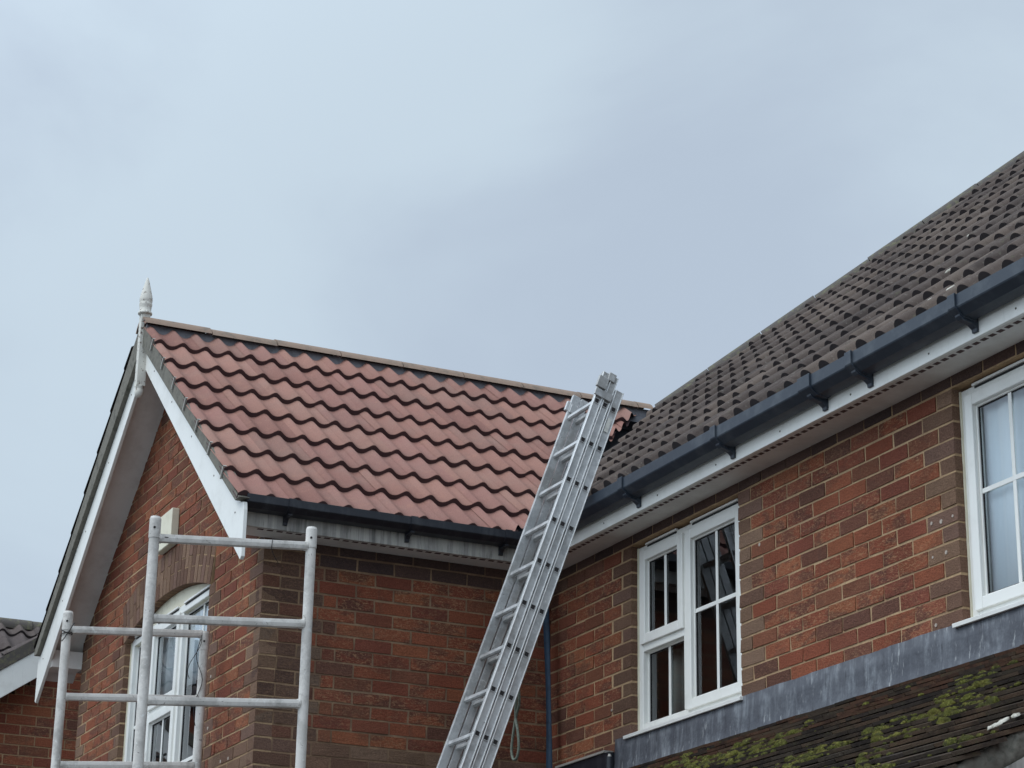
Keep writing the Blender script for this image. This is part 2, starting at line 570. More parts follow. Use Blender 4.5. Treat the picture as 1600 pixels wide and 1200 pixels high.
def style_main(k, a, b, x):
    if k < 0: return None, [(a, b, 'soffit_shade')]
    kd = 'red'
    par = k % 2
    for e, side in ((W1[1], 1), (W2[0], -1), (W1[0], -1), (W2[1], 1)):
        lim = BL if par == 1 else BL / 2
        if side == 1 and a >= e - .001 and a < e + lim - .01:
            out = [(a, min(b, e + lim), 'brn')]
            if b > e + lim + .002: out.append((e + lim, b, 'red'))
            return None, out
        if side == -1 and b <= e + .001 and b > e - lim + .01:
            out = [(max(a, e - lim), b, 'brn')]
            if a < e - lim - .002: out.insert(0, (a, e - lim, 'red'))
            return None, out
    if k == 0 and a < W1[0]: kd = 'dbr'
    return None, [(a, b, kd)]


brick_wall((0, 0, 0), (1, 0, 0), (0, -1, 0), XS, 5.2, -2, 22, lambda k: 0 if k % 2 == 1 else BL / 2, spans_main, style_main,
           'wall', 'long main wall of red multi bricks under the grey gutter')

# ---- side wall of the wing (plane X = XS, faces +X); coordinate along U is Y
PH = -1.3216
def style_side(k, a, b, x):
    kk = k - 7
    if k <= -1: return None, [(a, b, 'soffit_shade')]
    if k >= 14: # brown soldier band
        out = []; n = 3; w = (b - a) / n
        if k < 17:
            return None, [(a, b, 'brn')]
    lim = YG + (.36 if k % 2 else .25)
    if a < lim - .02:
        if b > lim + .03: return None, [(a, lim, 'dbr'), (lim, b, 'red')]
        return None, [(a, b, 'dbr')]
    return None, [(a, b, 'red' if k > 0 else 'soffit_shade')]


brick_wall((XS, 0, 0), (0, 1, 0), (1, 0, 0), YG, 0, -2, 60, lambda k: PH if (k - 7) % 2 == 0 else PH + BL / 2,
           lambda k: [(YG, -.003)], style_side, 'wall', 'side wall of the wing in red brick with shade-toned mortar, behind the ladder', mort='mortar_shaded')  # darker mortar copy carries the side wall's shade in its colour

# ---- gable wall (plane Y = YG, faces -Y) with segmental arch
GW = (-5.10, -3.32); GT, GB = 4.855, 3.55
RISE = .135
HS = (GW[1] - GW[0]) / 2; AC = (GW[0] + GW[1]) / 2
AR = (HS * HS + RISE * RISE) / (2 * RISE); AZ = GT + RISE - AR
def arch_z(x, r=AR): return AZ + math.sqrt(max(r * r - (x - AC) ** 2, 0))
VH = .27


def spans_gable(k):
    zt = B1 - k * CH; zb = zt - CH
    a, b = XL, XS - .103
    rr = (ZW - .10 - zt) / TW
    a, b = max(a, XC - rr), min(b if b < XC + rr else XC + rr, XS)
    if b == XS - .103: b = XS
    if XC + rr > XS: b = XS
    if b - a < .05: return []
    holes = []
    if zt <= GT + .02 and zb >= GB - .03: holes = [GW]
    elif zb < GT + RISE + VH and zt > GT:
        # stay clear of the opening, run under the voussoirs
        xs = [AC + d * HS / 40 for d in range(-46, 47)]
        ins = [x for x in xs if abs(x - AC) <= HS + .1 and arch_z(x, AR + VH * .5) > zb]
        if ins: holes = [(min(ins), max(ins))]
    return cut(a, b, holes)


def style_gable(k, a, b, x):
    par = k % 2
    for e, side in ((GW[1], 1), (XS, -1), (GW[0], -1), (XL, 1)):
        lim = .225 if par else .1125
        if e in GW and k < 0: continue
        if side == 1 and e - .001 <= a < e + lim - .01:
            o = [(a, min(b, e + lim), 'brn')]
            if b > e + lim + .002: o.append((e + lim, b, 'red'))
            return None, o
        if side == -1 and b <= e + .001 and b > e - lim + .01:
            o = [(max(a, e - lim), b, 'brn')]
            if a < e - lim - .002: o.insert(0, (a, e - lim, 'red'))
            return None, o
    if 14 <= k < 17: return None, [(a, b, 'brn')]
    return None, [(a, b, 'red')]


gwall = brick_wall((0, YG, 0), (1, 0, 0), (0, -1, 0), XL, XS, -25, 60, lambda k: XS if k % 2 else XS + BL / 2, spans_gable, style_gable,
                   'wall', 'red brick gable wall of the wing with brown quoins')
# voussoirs
v = MB(); mo = MB()
th = math.asin((HS + .02) / AR)
nv = 26
for i in range(nv):
    t0 = -th + 2 * th * i / nv + .0016; t1 = -th + 2 * th * (i + 1) / nv - .0016
    for r0, r1 in ((AR, AR + VH * (.62 if i % 2 else .38) - .004), (AR + VH * (.62 if i % 2 else .38) + .004, AR + VH)):
        y0 = YG - .006 + rnd.uniform(-.0015, .0015)
        poly = [(AC + r * math.sin(t), y0, AZ + r * math.cos(t)) for r, t in ((r0, t0), (r1, t0), (r1, t1), (r0, t1))]
        v.extrude(poly, (0, .10, 0), bcol('brn'))
arch = v.build('arch', M['brick'], house); arch['label'] = 'brown brick arch over the gable window'
pts = [(AC + (AR + .001) * math.sin(-th + 2 * th * i / 24), YG - .0025, AZ + (AR + .001) * math.cos(-th + 2 * th * i / 24)) for i in range(25)]
pts += [(AC + (AR + VH - .002) * math.sin(th - 2 * th * i / 24), YG - .0025, AZ + (AR + VH - .002) * math.cos(th - 2 * th * i / 24)) for i in range(25)]
mo.extrude(pts, (0, .095, 0)); mo.build('mortar', M['mortar'], arch)

# hidden back and left walls so that the house is closed
bk = MB()
bk.box((XL + .02, YG + .11, 0), (XL + .12, 0, SOF), lin(140, 80, 60))
bk.box((XL + .02, .12, 0), (XS, .2, SOF), lin(140, 80, 60))
bk.box((XL, 0.2, 0), (XL + .1, 8, SOF), lin(140, 80, 60))
bk.box((XL, 8, 0), (9.2, 8.1, SOF), lin(140, 80, 60))
bk.box((9.1, 0.2, 0), (9.2, 8, SOF), lin(140, 80, 60))
bk.box((5.2, .0, 0), (9.2, .1, SOF), lin(140, 80, 60))
bk.build('wall', M['brick'], house)['label'] = 'rear and far side walls of the house'

# filler spots on the brickwork
def plug(x, y, z, r, nrm):
    p = MB(); n = Vector(nrm)
    p.tube(Vector((x, y, z)) - n * .002, Vector((x, y, z)) + n * .003, r * rnd.uniform(.6, .85), 9)
    return p.build('wall_plug', M['filler'], house)
for x, z, r in ((1.388, 4.289, .011), (1.458, 4.280, .012), (1.542, 4.284, .008), (1.386, 4.138, .009), (1.484, 4.137, .013), (1.386, 3.84, .010), (-.03, 4.536, .012), (-1.587, 3.983, .009)):
    plug(x, 0, z, r, (0, -1, 0))
for x, z, r in ((-3.184, 4.278, .012), (-3.184, 3.978, .014), (-3.671, 5.064, .012), (-2.909, 3.747, .014), (-2.775, 3.744, .012)):
    plug(x, YG, z, r, (0, -1, 0))


# ------------------------------------------------------------------ pantile slopes
def tile_slope(name, mats, parent, O, U, V, u0, u1, nc, gauge, pal, pitch=.15, amp=.044, thick=.022, clips=(), vmax=None, lift=.032, seg=10, seed=1, tj=.002, roll=False):
    r = random.Random(seed)
    O, U, V = Vector(O), Vector(U).normalized(), Vector(V).normalized()
    Nn = U.cross(V)
    if Nn.z < 0: Nn = -Nn
    mb = MB()
    TWd = pitch * 2
    nt_ = math.ceil((u1 - u0) / TWd)
    for k in range(nc):
        v0 = k * gauge; v1 = v0 + gauge + .05
        if vmax is not None: v1 = min(v1, vmax)
        if v0 >= (vmax or 1e9) - .03: break
        for i in range(nt_):
            ua = u0 + i * TWd; ub = min(ua + TWd, u1)
            dh, dv, dr = r.uniform(-tj, tj), r.uniform(-tj, tj) * 1.5, r.uniform(-tj, tj) * 1.2
            c = lin(*r.choice(pal)); q = r.uniform(.93, 1.07); c = (c[0] * q, c[1] * q, c[2] * q, 0)
            n = max(2, round((ub - ua) / pitch * seg))
            rowT, rowB, rowR, rowE = [], [], [], []
            for j in range(n + 1):
                u = ua + (ub - ua) * j / n
                ph = 2 * math.pi * (u - u0) / pitch
                if roll:
                    q_ = ((u - u0) / pitch) % 1.0
                    e_ = abs(q_ - .5) / .30
                    hb = amp * math.sqrt(1 - e_ * e_) if e_ < 1 else 0
                    h = hb * .9 + amp * .12 * (.5 + .5 * math.cos(2 * math.pi * (q_ - .5)))
                    fl_ = h * .22  # front face closes the roll opening, dark in place of its shade
                else:
                    h = amp * .5 * (1 + math.sin(ph - .28 * math.cos(ph))); fl_ = h
                fl_ += dh; h += dh + dr * (j / n - .5) * 2
                f = j / n
                p = O + U * (u + (.003 if j == n else 0))
                rowE.append(p + V * (v0 + dv) + Nn * (fl_ + lift - thick))
                rowB.append(p + V * (v0 + dv) + Nn * (h + lift - .004))
                rowR.append(p + V * (v0 + dv + .005) + Nn * (h + lift))
                rowT.append(p + V * v1 + Nn * (h + lift - lift * .82 * (v1 - v0) / (gauge + .05)))
            m_ = n + 1
            q4 = [(j, j + 1, m_ + j + 1, m_ + j) for j in range(n)]
            mb.add(rowE + rowB, q4, c, 1, True)
            mb.add(rowB + rowR + rowT, q4 + [(m_ + a, m_ + b, m_ + c_, m_ + d) for a, b, c_, d in q4], c, 0, True)
            # underside so that the lip has thickness
            und = [p + V * .10 - Nn * .001 for p in rowE]
            mb.add(rowE + und, q4, c, 1, True)
    return mb.build(name, mats, parent, clips=clips, fix=False)


CW = 1 / math.sqrt(1 + TW * TW); SW_ = TW * CW
CM = 1 / math.sqrt(1 + TM * TM); SM_ = TM * CM
REDP = [(148, 107, 95), (143, 102, 91), (154, 113, 100), (137, 97, 87), (146, 105, 95), (142, 106, 95)]
BRNP = [(82, 71, 65), (72, 62, 57), (92, 80, 72), (64, 55, 51), (78, 67, 61)]
YV = YG - .25 - .02       # verge line of the wing tiles
ZEW = ZW - TW * EW
LW = EW / CW              # slope length
CT = 1 / math.sqrt(1 + .79 ** 2); ST = .79 * CT   # the tiles lie a little steeper than the deck
gW = .345
# valley as a vertical clip plane: main_z(y) = wing_z(x), right side
# points of the valley
def valley_pt(x):
    y = YE + (wing_z(x) - ZE) / TM
    return Vector((x, y, wing_z(x)))
va, vb = valley_pt(XC + EW), valley_pt(XC)
vd = (vb - va); vd.z = 0; vd.normalize()
vn = Vector((-vd.y, vd.x, 0))           # horizontal normal of the valley
if vn.x > 0: vn = -vn                   # points towards the wing (-X)
wing_clip = (va + vn * .045, -vn)       # remove everything on the main-roof side
main_clip = (va - vn * .055, vn)
# O at the eave, U = +Y
wr = tile_slope('roof', [M['red'], M['redge']], house, (XC + EW - .040, YV, ZEW - .052), (0, 1, 0), (-CT, 0, ST), 0, vb.y - YV + .1, 9, gW, REDP,
                clips=[wing_clip], vmax=2.80, seed=3, thick=.034, lift=.044, amp=.036, tj=.0012)
wr['label'] = 'new red pantile slope of the wing roof'
# far slope of the wing
wl = tile_slope('roof', [M['brown'], M['bedge']], house, (XC - EW, YV, ZEW - .005), (0, 1, 0), (CT, 0, ST), 0, 3.6, 9, gW, BRNP, vmax=2.60, seed=4)
wl['label'] = 'far slope of the wing roof in weathered brown tiles'
# main roof, U = +X
RIDGE_Y = 4.25
LM = (RIDGE_Y - YE) / CM
HX, HY = -4.043, 1.685
hn = Vector((-1, 1, 0)).normalized()
hip_clip = (Vector((HX, HY, 0)) + hn * .02, hn)
u_start = XC - .3
mainr = tile_slope('roof', [M['brown'], M['bedge']], house, (u_start, YE + .035, ZE - .075 + .035 * TM), (1, 0, 0), (0, CM, SM_), 0, 6.6 - u_start, 18, .345, BRNP,
                   clips=[main_clip, hip_clip], vmax=LM, thick=.030, amp=.050, seed=5, tj=.004, lift=.036, roll=True, seg=16)
mainr['label'] = 'weathered brown pantile slope of the main roof'

# roof decks (felt) under the tiles
dk = MB()
def tri(mb, *p, col=(.5, .5, .5, 0)): mb.add(p, [tuple(range(len(p)))], col)
dz = Vector((0, 0, -.15))
ED = .24
tri(dk, Vector((XC + EW - ED, YV + .04, ZEW + ED * TW)) + dz, valley_pt(XC + EW - ED) + dz, vb + dz, Vector((XC, YV + .04, ZW)) + dz)
tri(dk, Vector((XC - EW + ED, YV + .04, ZEW + ED * TW)) + dz, Vector((XC - EW + ED, 1.6, ZEW + ED * TW)) + dz, Vector((XC, 1.6, ZW)) + dz, Vector((XC, YV + .04, ZW)) + dz)
dz = Vector((0, 0, -.08))
hz = lambda x, y: Vector((x, y, main_z(y) - .045))
hipend = Vector((HX + (RIDGE_Y - HY), RIDGE_Y, main_z(RIDGE_Y)))
tri(dk, hz(va.x - .2, YE + .2) + dz, hz(6.6, YE + .2) + dz, hz(6.6, RIDGE_Y) + dz, hipend + dz, hz(HX, HY) + dz, vb + dz)
# hip slope facing -X and the rear slope
lowx = HX - (HY - YE)
tri(dk, Vector((lowx, YE, ZE)) + dz, hipend + dz, Vector((lowx, 2 * RIDGE_Y - YE, ZE)) + dz)
tri(dk, hipend + dz, hz(6.6, RIDGE_Y) + dz, Vector((6.6, 2 * RIDGE_Y - YE, ZE)) + dz, Vector((lowx, 2 * RIDGE_Y - YE, ZE)) + dz)
dk.build('roof_underlay', M['deck'], house, fix=False)
# lead valley
vl = MB()
off = Vector((0, 0, -.085))
for side in (0, 1):
    A, B_ = va + vd * .04, vb
    if side == 0:
        w = vn * .17
        f = lambda p: Vector((p.x, p.y, wing_z(p.x)))
    else:
        w = -vn * .17
        f = lambda p: Vector((p.x, p.y, main_z(p.y)))
    A0, B0 = f(A), f(B_)
    A1, B1_ = f(A + w), f(B_ + w)
    vl.add([A0 + off, B0 + off, B1_ + off, A1 + off], [(0, 1, 2, 3)])
vl.build('valley_gutter', M['valley'], house, fix=False)['label'] = 'dark lead valley between the red and brown roof slopes'


# ridge and hip tiles
def ridge_run(mb, p0, p1, r=.115, step=.45, seed=1, squash=.9, a0=-.06, jt=.004):
    rr = random.Random(seed)
    p0, p1 = Vector(p0), Vector(p1)
    d = p1 - p0; Lh = d.length; d.normalize()
    sd = d.cross(Vector((0, 0, 1))).normalized(); up = sd.cross(d).normalized()
    n = math.ceil(Lh / step); seg = 14
    for i in range(n):
        a = i * step; b = min(a + step - .006, Lh)
        j = rr.uniform(-jt, jt)
        vs = []
        for s_, q in ((a, r), (b, r)):
            for k in range(seg + 1):
                t = math.pi * (a0 + (1 - 2 * a0) * k / seg)
                vs.append(p0 + d * s_ + sd * math.cos(t) * q + up * (math.sin(t) * q * squash + j))
        for s_, q in ((a, r - .016), (b, r - .016)):
            for k in range(seg + 1):
                t = math.pi * (a0 + (1 - 2 * a0) * k / seg)
                vs.append(p0 + d * s_ + sd * math.cos(t) * q + up * (math.sin(t) * q * squash + j))
        m_ = seg + 1
        c = rr.uniform(.4, .6)
        mb.add(vs[:2 * m_], [(k, k + 1, m_ + k + 1, m_ + k) for k in range(seg)], (c, c, c, 0), 0, True)
        mb.add(vs, [(k, k + 1, 2 * m_ + k + 1, 2 * m_ + k) for k in range(seg)] + [(m_ + k, m_ + k + 1, 3 * m_ + k + 1, 3 * m_ + k) for k in range(seg)], (c, c, c, 0), 0)
        # mortar joint
    return mb
rz = ZW - .045
rm = ridge_run(MB(), (XC, YV - .005, 6.812 - .135), (XC, vb.y - .02, 6.812 - .135), seed=2, r=.135, squash=1, a0=.15)
rm.build('ridge', M['ridge'], house)['label'] = 'row of buff half round ridge tiles on the wing'
bed = MB(); bed.extrude([(XC - .085, YV + .012, 6.745), (XC + .085, YV + .012, 6.745), (XC + .112, YV + .012, 6.63), (XC - .112, YV + .012, 6.63)], (0, vb.y - YV, 0)); bed.build('ridge_bedding', M['bed'], house)
hm = MB(); p0 = hz(HX, HY) + Vector((0, 0, -.035)); he_ = hipend + Vector((0, 0, -.065)); ridge_run(hm, p0, he_, seed=5, r=.105, jt=.005)
ridge_run(hm, he_, hz(6.6, RIDGE_Y) + Vector((0, 0, -.065)), seed=6, r=.105, jt=.011)
hm.build('ridge', M['hip'], house)['label'] = 'mossy grey hip and ridge tiles of the main roof'
bed = MB()
dh = (he_ - p0)
for s_ in (-1, 1):
    pass
sdv = Vector((1, -1, 0)).normalized()
bed.obox(p0 - sdv * .09 - Vector((0, 0, .10)), dh, sdv * .18, Vector((0, 0, .10)))
bed.build('hip_bedding', M['cement'], house)

# ------------------------------------------------------------------ verge, bargeboards, soffits of the gable
YB0 = YG - .235      # front face of the bargeboards
def barge(sgn, label):
    b = MB()
    X = lambda x: XC + sgn * x
    pts = [(0.0, ZW - .125), (EW - .11, ZEW - .01), (EW - .05, ZEW - .045), (EW - .005, ZEW - .055), (EW + .005, ZEW - .10), (EW + .005, ZEW - .36), (EW - .015, ZEW - .375), (0.0, ZW - .10 - .215)]
    # flare of the lower edge towards the foot
    pts = pts[:7] + [(0.0, ZW - .275)]
    poly = [(X(x), YB0, z) for x, z in pts]
    b.extrude(poly, (0, .022, 0))
    o = b.build('bargeboard', M['barge'], house, bevel=.003); o['label'] = label
    for q in (.12, .33, .55, .78, .98):
        x = q * (EW - .1)
        sc = MB()
        sc.tube((X(x), YB0 - .002, ZW - .19 - TW * x), (X(x), YB0 + .004, ZW - .19 - TW * x), .0055, 10)
        sc.build('screw_cap', M['cement'], o)
    # verge cement and undercloak
    c = MB()
    e = [(0, ZW - .015), (EW - .005, ZEW - .015), (EW - .0, ZEW - .05), (EW - .10, ZEW + .03 - .05), (0, ZW - .095)]
    up_ = .0 if sgn > 0 else .035
    e = [(0, ZW + .028 + up_), (EW - .005, ZEW - .028 + up_), (EW + .012, ZEW - .035), (EW - .06, ZEW - .038), (0, ZW - .128)]
    c.extrude([(X(x), YV + .004, z) for x, z in e], (0, .06, 0))
    ob = c.build('verge', M['cement'], house)
    ob['label'] = ('mossy cement verge under the red tiles' if sgn > 0 else 'mossy cement verge of the far slope')
    for k in range(1, 8) if sgn > 0 else ():
        v_ = k * gW
        x = EW - v_ * CW
        z = ZEW + v_ * SW_ + .058 * v_ / 2.8
        s = Vector((-sgn * CW, 0, SW_)); n_ = Vector((sgn * SW_, 0, CW))
        o_ = Vector((X(x), YV + .010, z)) - n_ * .080 + s * -.004
        cl = MB()
        o_ = o_ - Vector((0, .018, 0))
        cl.obox(o_, s * .009, n_ * .080, Vector((0, .010, 0)))
        cl.obox(o_ + n_ * .076, s * .009, n_ * .005, Vector((0, .040, 0)))
        cl.build('verge_clip', M['clip'], ob)
    # raking soffit between barge and wall
    sf = MB()
    zo = -.225; SE = (XS + FO - .024 - XC if sgn > 0 else EW - .02); ZS = ZW - TW * SE
    sf.add([(X(0), YB0 + .02, ZW + zo), (X(SE), YB0 + .02, ZS + zo), (X(SE), YG + .02, ZS + zo), (X(0), YG + .02, ZW + zo),
            (X(0), YB0 + .02, ZW + zo + .015), (X(SE), YB0 + .02, ZS + zo + .015), (X(SE), YG + .02, ZS + zo + .015), (X(0), YG + .02, ZW + zo + .015)],
           [(0, 1, 2, 3), (4, 5, 6, 7), (0, 1, 5, 4), (1, 2, 6, 5), (2, 3, 7, 6)])
    sf.build('soffit', M['soffit'], house)['label'] = 'sloping soffit behind the bargeboard'
    if sgn < 0:
        bx = MB(); bx.box((XL - .20, YB0 + .022, SOF - .02), (XL, YG, SOF + .10)); bx.build('soffit_end', M['soffit'], house)
barge(1, 'white bargeboard facing the scaffold on the right side of the gable')
barge(-1, 'white bargeboard on the left slope of the gable')

# finial
f = MB()
fy = YB0 - .022; fx = XC + .01
f.box((fx - .028, fy - .028, 6.34), (fx + .028, fy + .028, 6.836))
f.lathe((fx, fy, 6.835), [(0, 0), (.045, 0), (.047, .008), (.044, .016), (.037, .020), (.039, .052), (.042, .060), (.042, .076), (.038, .082), (.042, .090), (.042, .108), (.038, .132), (.030, .165), (.021, .200), (.012, .236), (.004, .258), (0, .262)])
f.lathe((fx, fy, 6.265), [(0, 0), (.016, .004), (.027, .016), (.031, .034), (.027, .052), (.024, .062), (.030, .070), (.030, .080), (0, .081)])
fo = f.build('finial', M['oldpaint'], house); fo['label'] = 'peeling white spiked timber finial at the gable peak'

# ------------------------------------------------------------------ eaves: fascia, soffit, gutters
# main eave
e = MB(); e.box((XS + FO, -FO - .0, SOF - .005), (6.6, -FO + .018, 5.075))
mf = e.build('fascia', M['white'], house, bevel=.003); mf['label'] = 'white fascia board of the main eave'
e = MB(); e.box((XS + FO, -FO + .018, SOF), (6.6, .0, SOF + .012)); e.box((XS, -FO + .018, SOF), (XS + FO, 0, SOF + .012))
ms = e.build('soffit', M['soffit'], house); ms['label'] = 'vented soffit of the main eave'
e = MB()
x = XS + FO + .05
while x < 5:
    e.box((x, -FO + .040, SOF - .0015), (x + .034, -FO + .062, SOF + .002)); x += .0555
tag(e.build('soffit_vent', M['ventslot'], ms), kind='stuff')
x = -1.9
while x < 4:
    sc = MB(); sc.tube((x, -FO - .002, 4.935), (x, -FO + .004, 4.935), .005, 8); sc.build('screw_cap', M['cement'], mf); x += .6
# wing eave
e = MB(); e.box((XS + FO - .018, YB0 + .023, SOF - .005), (XS + FO, -FO, 5.05))
wf = e.build('fascia', M['grimy'], house, bevel=.003); wf['label'] = 'grimy streaked fascia board of the wing'
e = MB(); e.box((XS, YB0 + .022, SOF), (XS + FO - .018, -FO, SOF + .012)); ws = e.build('soffit', M['soffit'], house)
ws['label'] = 'vented soffit of the wing eave'
e = MB(); y = YB0 + .14
while y < -.25:
    e.box((XS + FO - .062, y, SOF - .0015), (XS + FO - .040, y + .034, SOF + .002)); y += .0555
tag(e.build('soffit_vent', M['ventslot'], ws), kind='stuff')
e = MB(); e.box((XL - FO, YG, SOF - .005), (XL - FO + .018, 0, 5.05)); e.box((XL - FO + .018, YG, SOF), (XL, 0, SOF + .012))
e.build('fascia', M['grimy'], house)['label'] = 'fascia and soffit of the far eave'

PROF = [(.004, .098), (.004, .014), (.020, .002), (.074, .010), (.110, .038), (.113, .044), (.113, .098), (.109, .100), (.103, .098), (.103, .048), (.072, .018), (.022, .010), (.010, .018), (.010, .098)]
def gut(mb, P, D, Lg, out, s=1.0, col=(.5, .5, .5, 0), zs=1.0):
    P, D, out = Vector(P), Vector(D), Vector(out)
    poly = [P + out * (o * s if o > .05 else o) + Vector((0, 0, ((z - .05) * s + .05 - .098) * zs + .098)) for o, z in PROF]
    mb.extrude(poly, D * Lg, col)
GZ = 4.962
mg = MB(); gut(mg, (XS + FO + .02, -FO, GZ), (1, 0, 0), 8.6, (0, -1, 0))
mgo = mg.build('gutter', M['gutter'], house); mgo['label'] = 'dark grey gutter along the main eave'
for i, xu in enumerate((-.893, .075, .90, 1.265, 2.035, 3.0)):
    u = MB()
    wdt = .050 if i != 2 else .10
    gut(u, (xu - wdt / 2, -FO, GZ), (1, 0, 0), wdt, (0, -1, 0), 1.09)
    # bracket hugging the bottom and reaching the fascia
    if i != 2 or True:
        pl = [(-.0, -.045), (-.0, .05), (-.035, -.002), (-.080, .008), (-.096, .020), (-.094, .010), (-.080, -.002), (-.034, -.014), (-.014, -.030), (-.012, -.045)]
        u.extrude([(xu - .015, -FO + a, GZ + b) for a, b in pl], (.034, 0, 0))
    u.build('gutter_bracket', M['gutter'], mgo, bevel=.002)
wg = MB(); gut(wg, (XS + FO, YV + .055, GZ - .012), (0, 1, 0), -(YV + .055) - FO - .10, (1, 0, 0), zs=.78)
wgo = wg.build('gutter', M['black'], house); wgo['label'] = 'black gutter along the wing eave'
for yu in (-1.72, -1.0, -.42):
    u = MB()
    gut(u, (XS + FO, yu - .02, GZ - .012), (0, 1, 0), .04, (1, 0, 0), 1.06, zs=.78)
    pl = [(0, -.045), (0, .05), (.035, -.002), (.088, .002), (.086, -.008), (.030, -.014), (.014, -.030), (.012, -.045)]
    u.extrude([(XS + FO + a, yu - .012, GZ + .010 + b) for a, b in pl], (0, .024, 0))
    u.build('gutter_bracket', M['black'], wgo)
# white cap where the wing gutter meets the bargeboard
# underlay drip at both eaves
dr = MB(); dr.obox((XC + EW - .03, YV + .06, ZEW - .040), (0, -YV - .36, 0), (-.25 * CW, 0, .25 * SW_), (0, 0, .006))
dr.obox((va.x, YE + .03, ZE - .040), (8.4, 0, 0), (0, .25 * CM, .25 * SM_), (0, 0, .006))
dr.build('eave_felt', M['deck'], house)

# cable across the wall above the lower roof etc. : vent cover on the gable
vc = MB(); vc.box((-4.36, YG - .05, 5.275), (-4.045, YG, 5.505))
vo = vc.build('vent_cover', M['cream'], house, bevel=.006); vo['label'] = 'cream vent cover fixed above the gable window'
sc = MB(); sc.tube((-4.15, YG - .053, 5.32), (-4.15, YG - .046, 5.32), .009, 12); sc.build('screw_cap', M['slot'], vo)


# ------------------------------------------------------------------ windows
def frame_ring(mb, P, U, x0, x1, z0, z1, w, y0, y1, tilt=None):
    """rectangular ring in the plane of the window; y grows into the wall"""
    def bx(a0, a1, b0, b1):
        mb.box((a0, P + y0, b0), (a1, P + y1, b1))
    bx(x0, x0 + w, z0, z1); bx(x1 - w, x1, z0, z1)
    bx(x0 + w, x1 - w, z0, z0 + w); bx(x0 + w, x1 - w, z1 - w, z1)


def window(label, P, x0, x1, z0, z1, fw, mull, lights, sill=True, vents=(), FD=.05):
    """P: wall plane; the frame stands 45 mm behind it. mull: boxes (x0,x1,z0,z1). lights: dicts"""
    rc = .045
    fr = MB()
    frame_ring(fr, P, None, x0, x1, z0, z1, fw, rc, rc + FD)
    for a in mull: fr.box((a[0], P + rc + .001, max(a[2], z0 + fw)), (a[1], P + rc + FD - .001, min(a[3], z1 - fw)))
    w = fr.build('window', M['white'], house, bevel=.004); w['label'] = label
    for lt in lights:
        a0, a1, b0, b1 = lt['r']; sw = lt.get('sash', 0); pr_ = 0
        gy = rc + .035
        if sw:
            s = MB(); frame_ring(s, P, None, a0 - .012, a1 + .012, b0 - .012, b1 + .012, sw + .012, rc - .014, rc + .042)
            s.build('sash', M['white'], w, bevel=.005)
            a0 += sw; a1 -= sw; b0 += sw; b1 -= sw; gy = rc + .012
        # glazing bead and gasket
        s = MB(); frame_ring(s, P, None, a0 - .001, a1 + .001, b0 - .001, b1 + .001, .010, gy - .006, gy + .012); s.build('glazing_bead', M['white'], w, bevel=.003)
        s = MB(); frame_ring(s, P, None, a0 + .009, a1 - .009, b0 + .009, b1 - .009, .004, gy + .002, gy + .009); s.build('gasket', M['slot'], w)
        g_ = MB(); g_.add([(a0 + .004, P + gy + .0065, b0 + .004), (a1 - .004, P + gy + .0065, b0 + .004), (a1 - .004, P + gy + .0065, b1 - .004), (a0 + .004, P + gy + .0065, b1 - .004)], [(0, 1, 2, 3)]); g_.build('pane', M['glass'], w, fix=False)
        for vx in lt.get('v', ()):
            q = MB(); q.box((vx - .011, P + gy - .001, b0 + .010), (vx + .011, P + gy + .005, b1 - .010)); q.build('glazing_bar', M['white'], w, bevel=.002)
        for hz_ in lt.get('h', ()):
            q = MB(); q.box((a0 + .010, P + gy - .002, hz_ - .011), (a1 - .010, P + gy + .0055, hz_ + .011)); q.build('glazing_bar', M['white'], w, bevel=.002)
    for a in vents:
        q = MB(); q.box((a[0], P + rc - .004, a[2]), (a[1], P + rc + .006, a[2] + .008)); q.build('trickle_vent', M['slot'], w)
        q = MB(); q.box((a[0] - .01, P + rc - .012, a[2] + .010), (a[1] + .01, P + rc + .003, a[2] + .022)); q.build('trickle_vent', M['white'], w, bevel=.002)
    # sealant
    for q in (x0, x1):
        s = MB(); s.box((q - .008 if q == x0 else q - .001, P + rc - .006, z0), (q + .001 if q == x0 else q + .008, P + rc + .02, z1)); s.build('sealant', M['cream'], w)
    if sill:
        q = MB()
        zs = z0
        q.extrude([(x0 - .045, P + rc + .06, zs), (x0 - .045, P + rc + .06, zs - .02), (x0 - .045, P - .030, zs - .030), (x0 - .045, P - .032, zs - .012), (x0 - .045, P + rc - .01, zs)], (x1 - x0 + .085, 0, 0))
        so = q.build('sill', M['white'], w, bevel=.002)
    # the room behind
    r = MB()
    X0, X1, Y0, Y1, Z0, Z1 = x0 - .25, x1 + .25, P + .101, P + 2.3, z0 - .5, z1 + .25
    vs = [(X0, Y0, Z0), (X1, Y0, Z0), (X1, Y1, Z0), (X0, Y1, Z0), (X0, Y0, Z1), (X1, Y0, Z1), (X1, Y1, Z1), (X0, Y1, Z1)]
    r.add(vs, [(0, 1, 2, 3), (4, 5, 6, 7), (1, 2, 6, 5), (2, 3, 7, 6), (3, 0, 4, 7)])
    r.build('room', M['room'], w, fix=False)
    return w


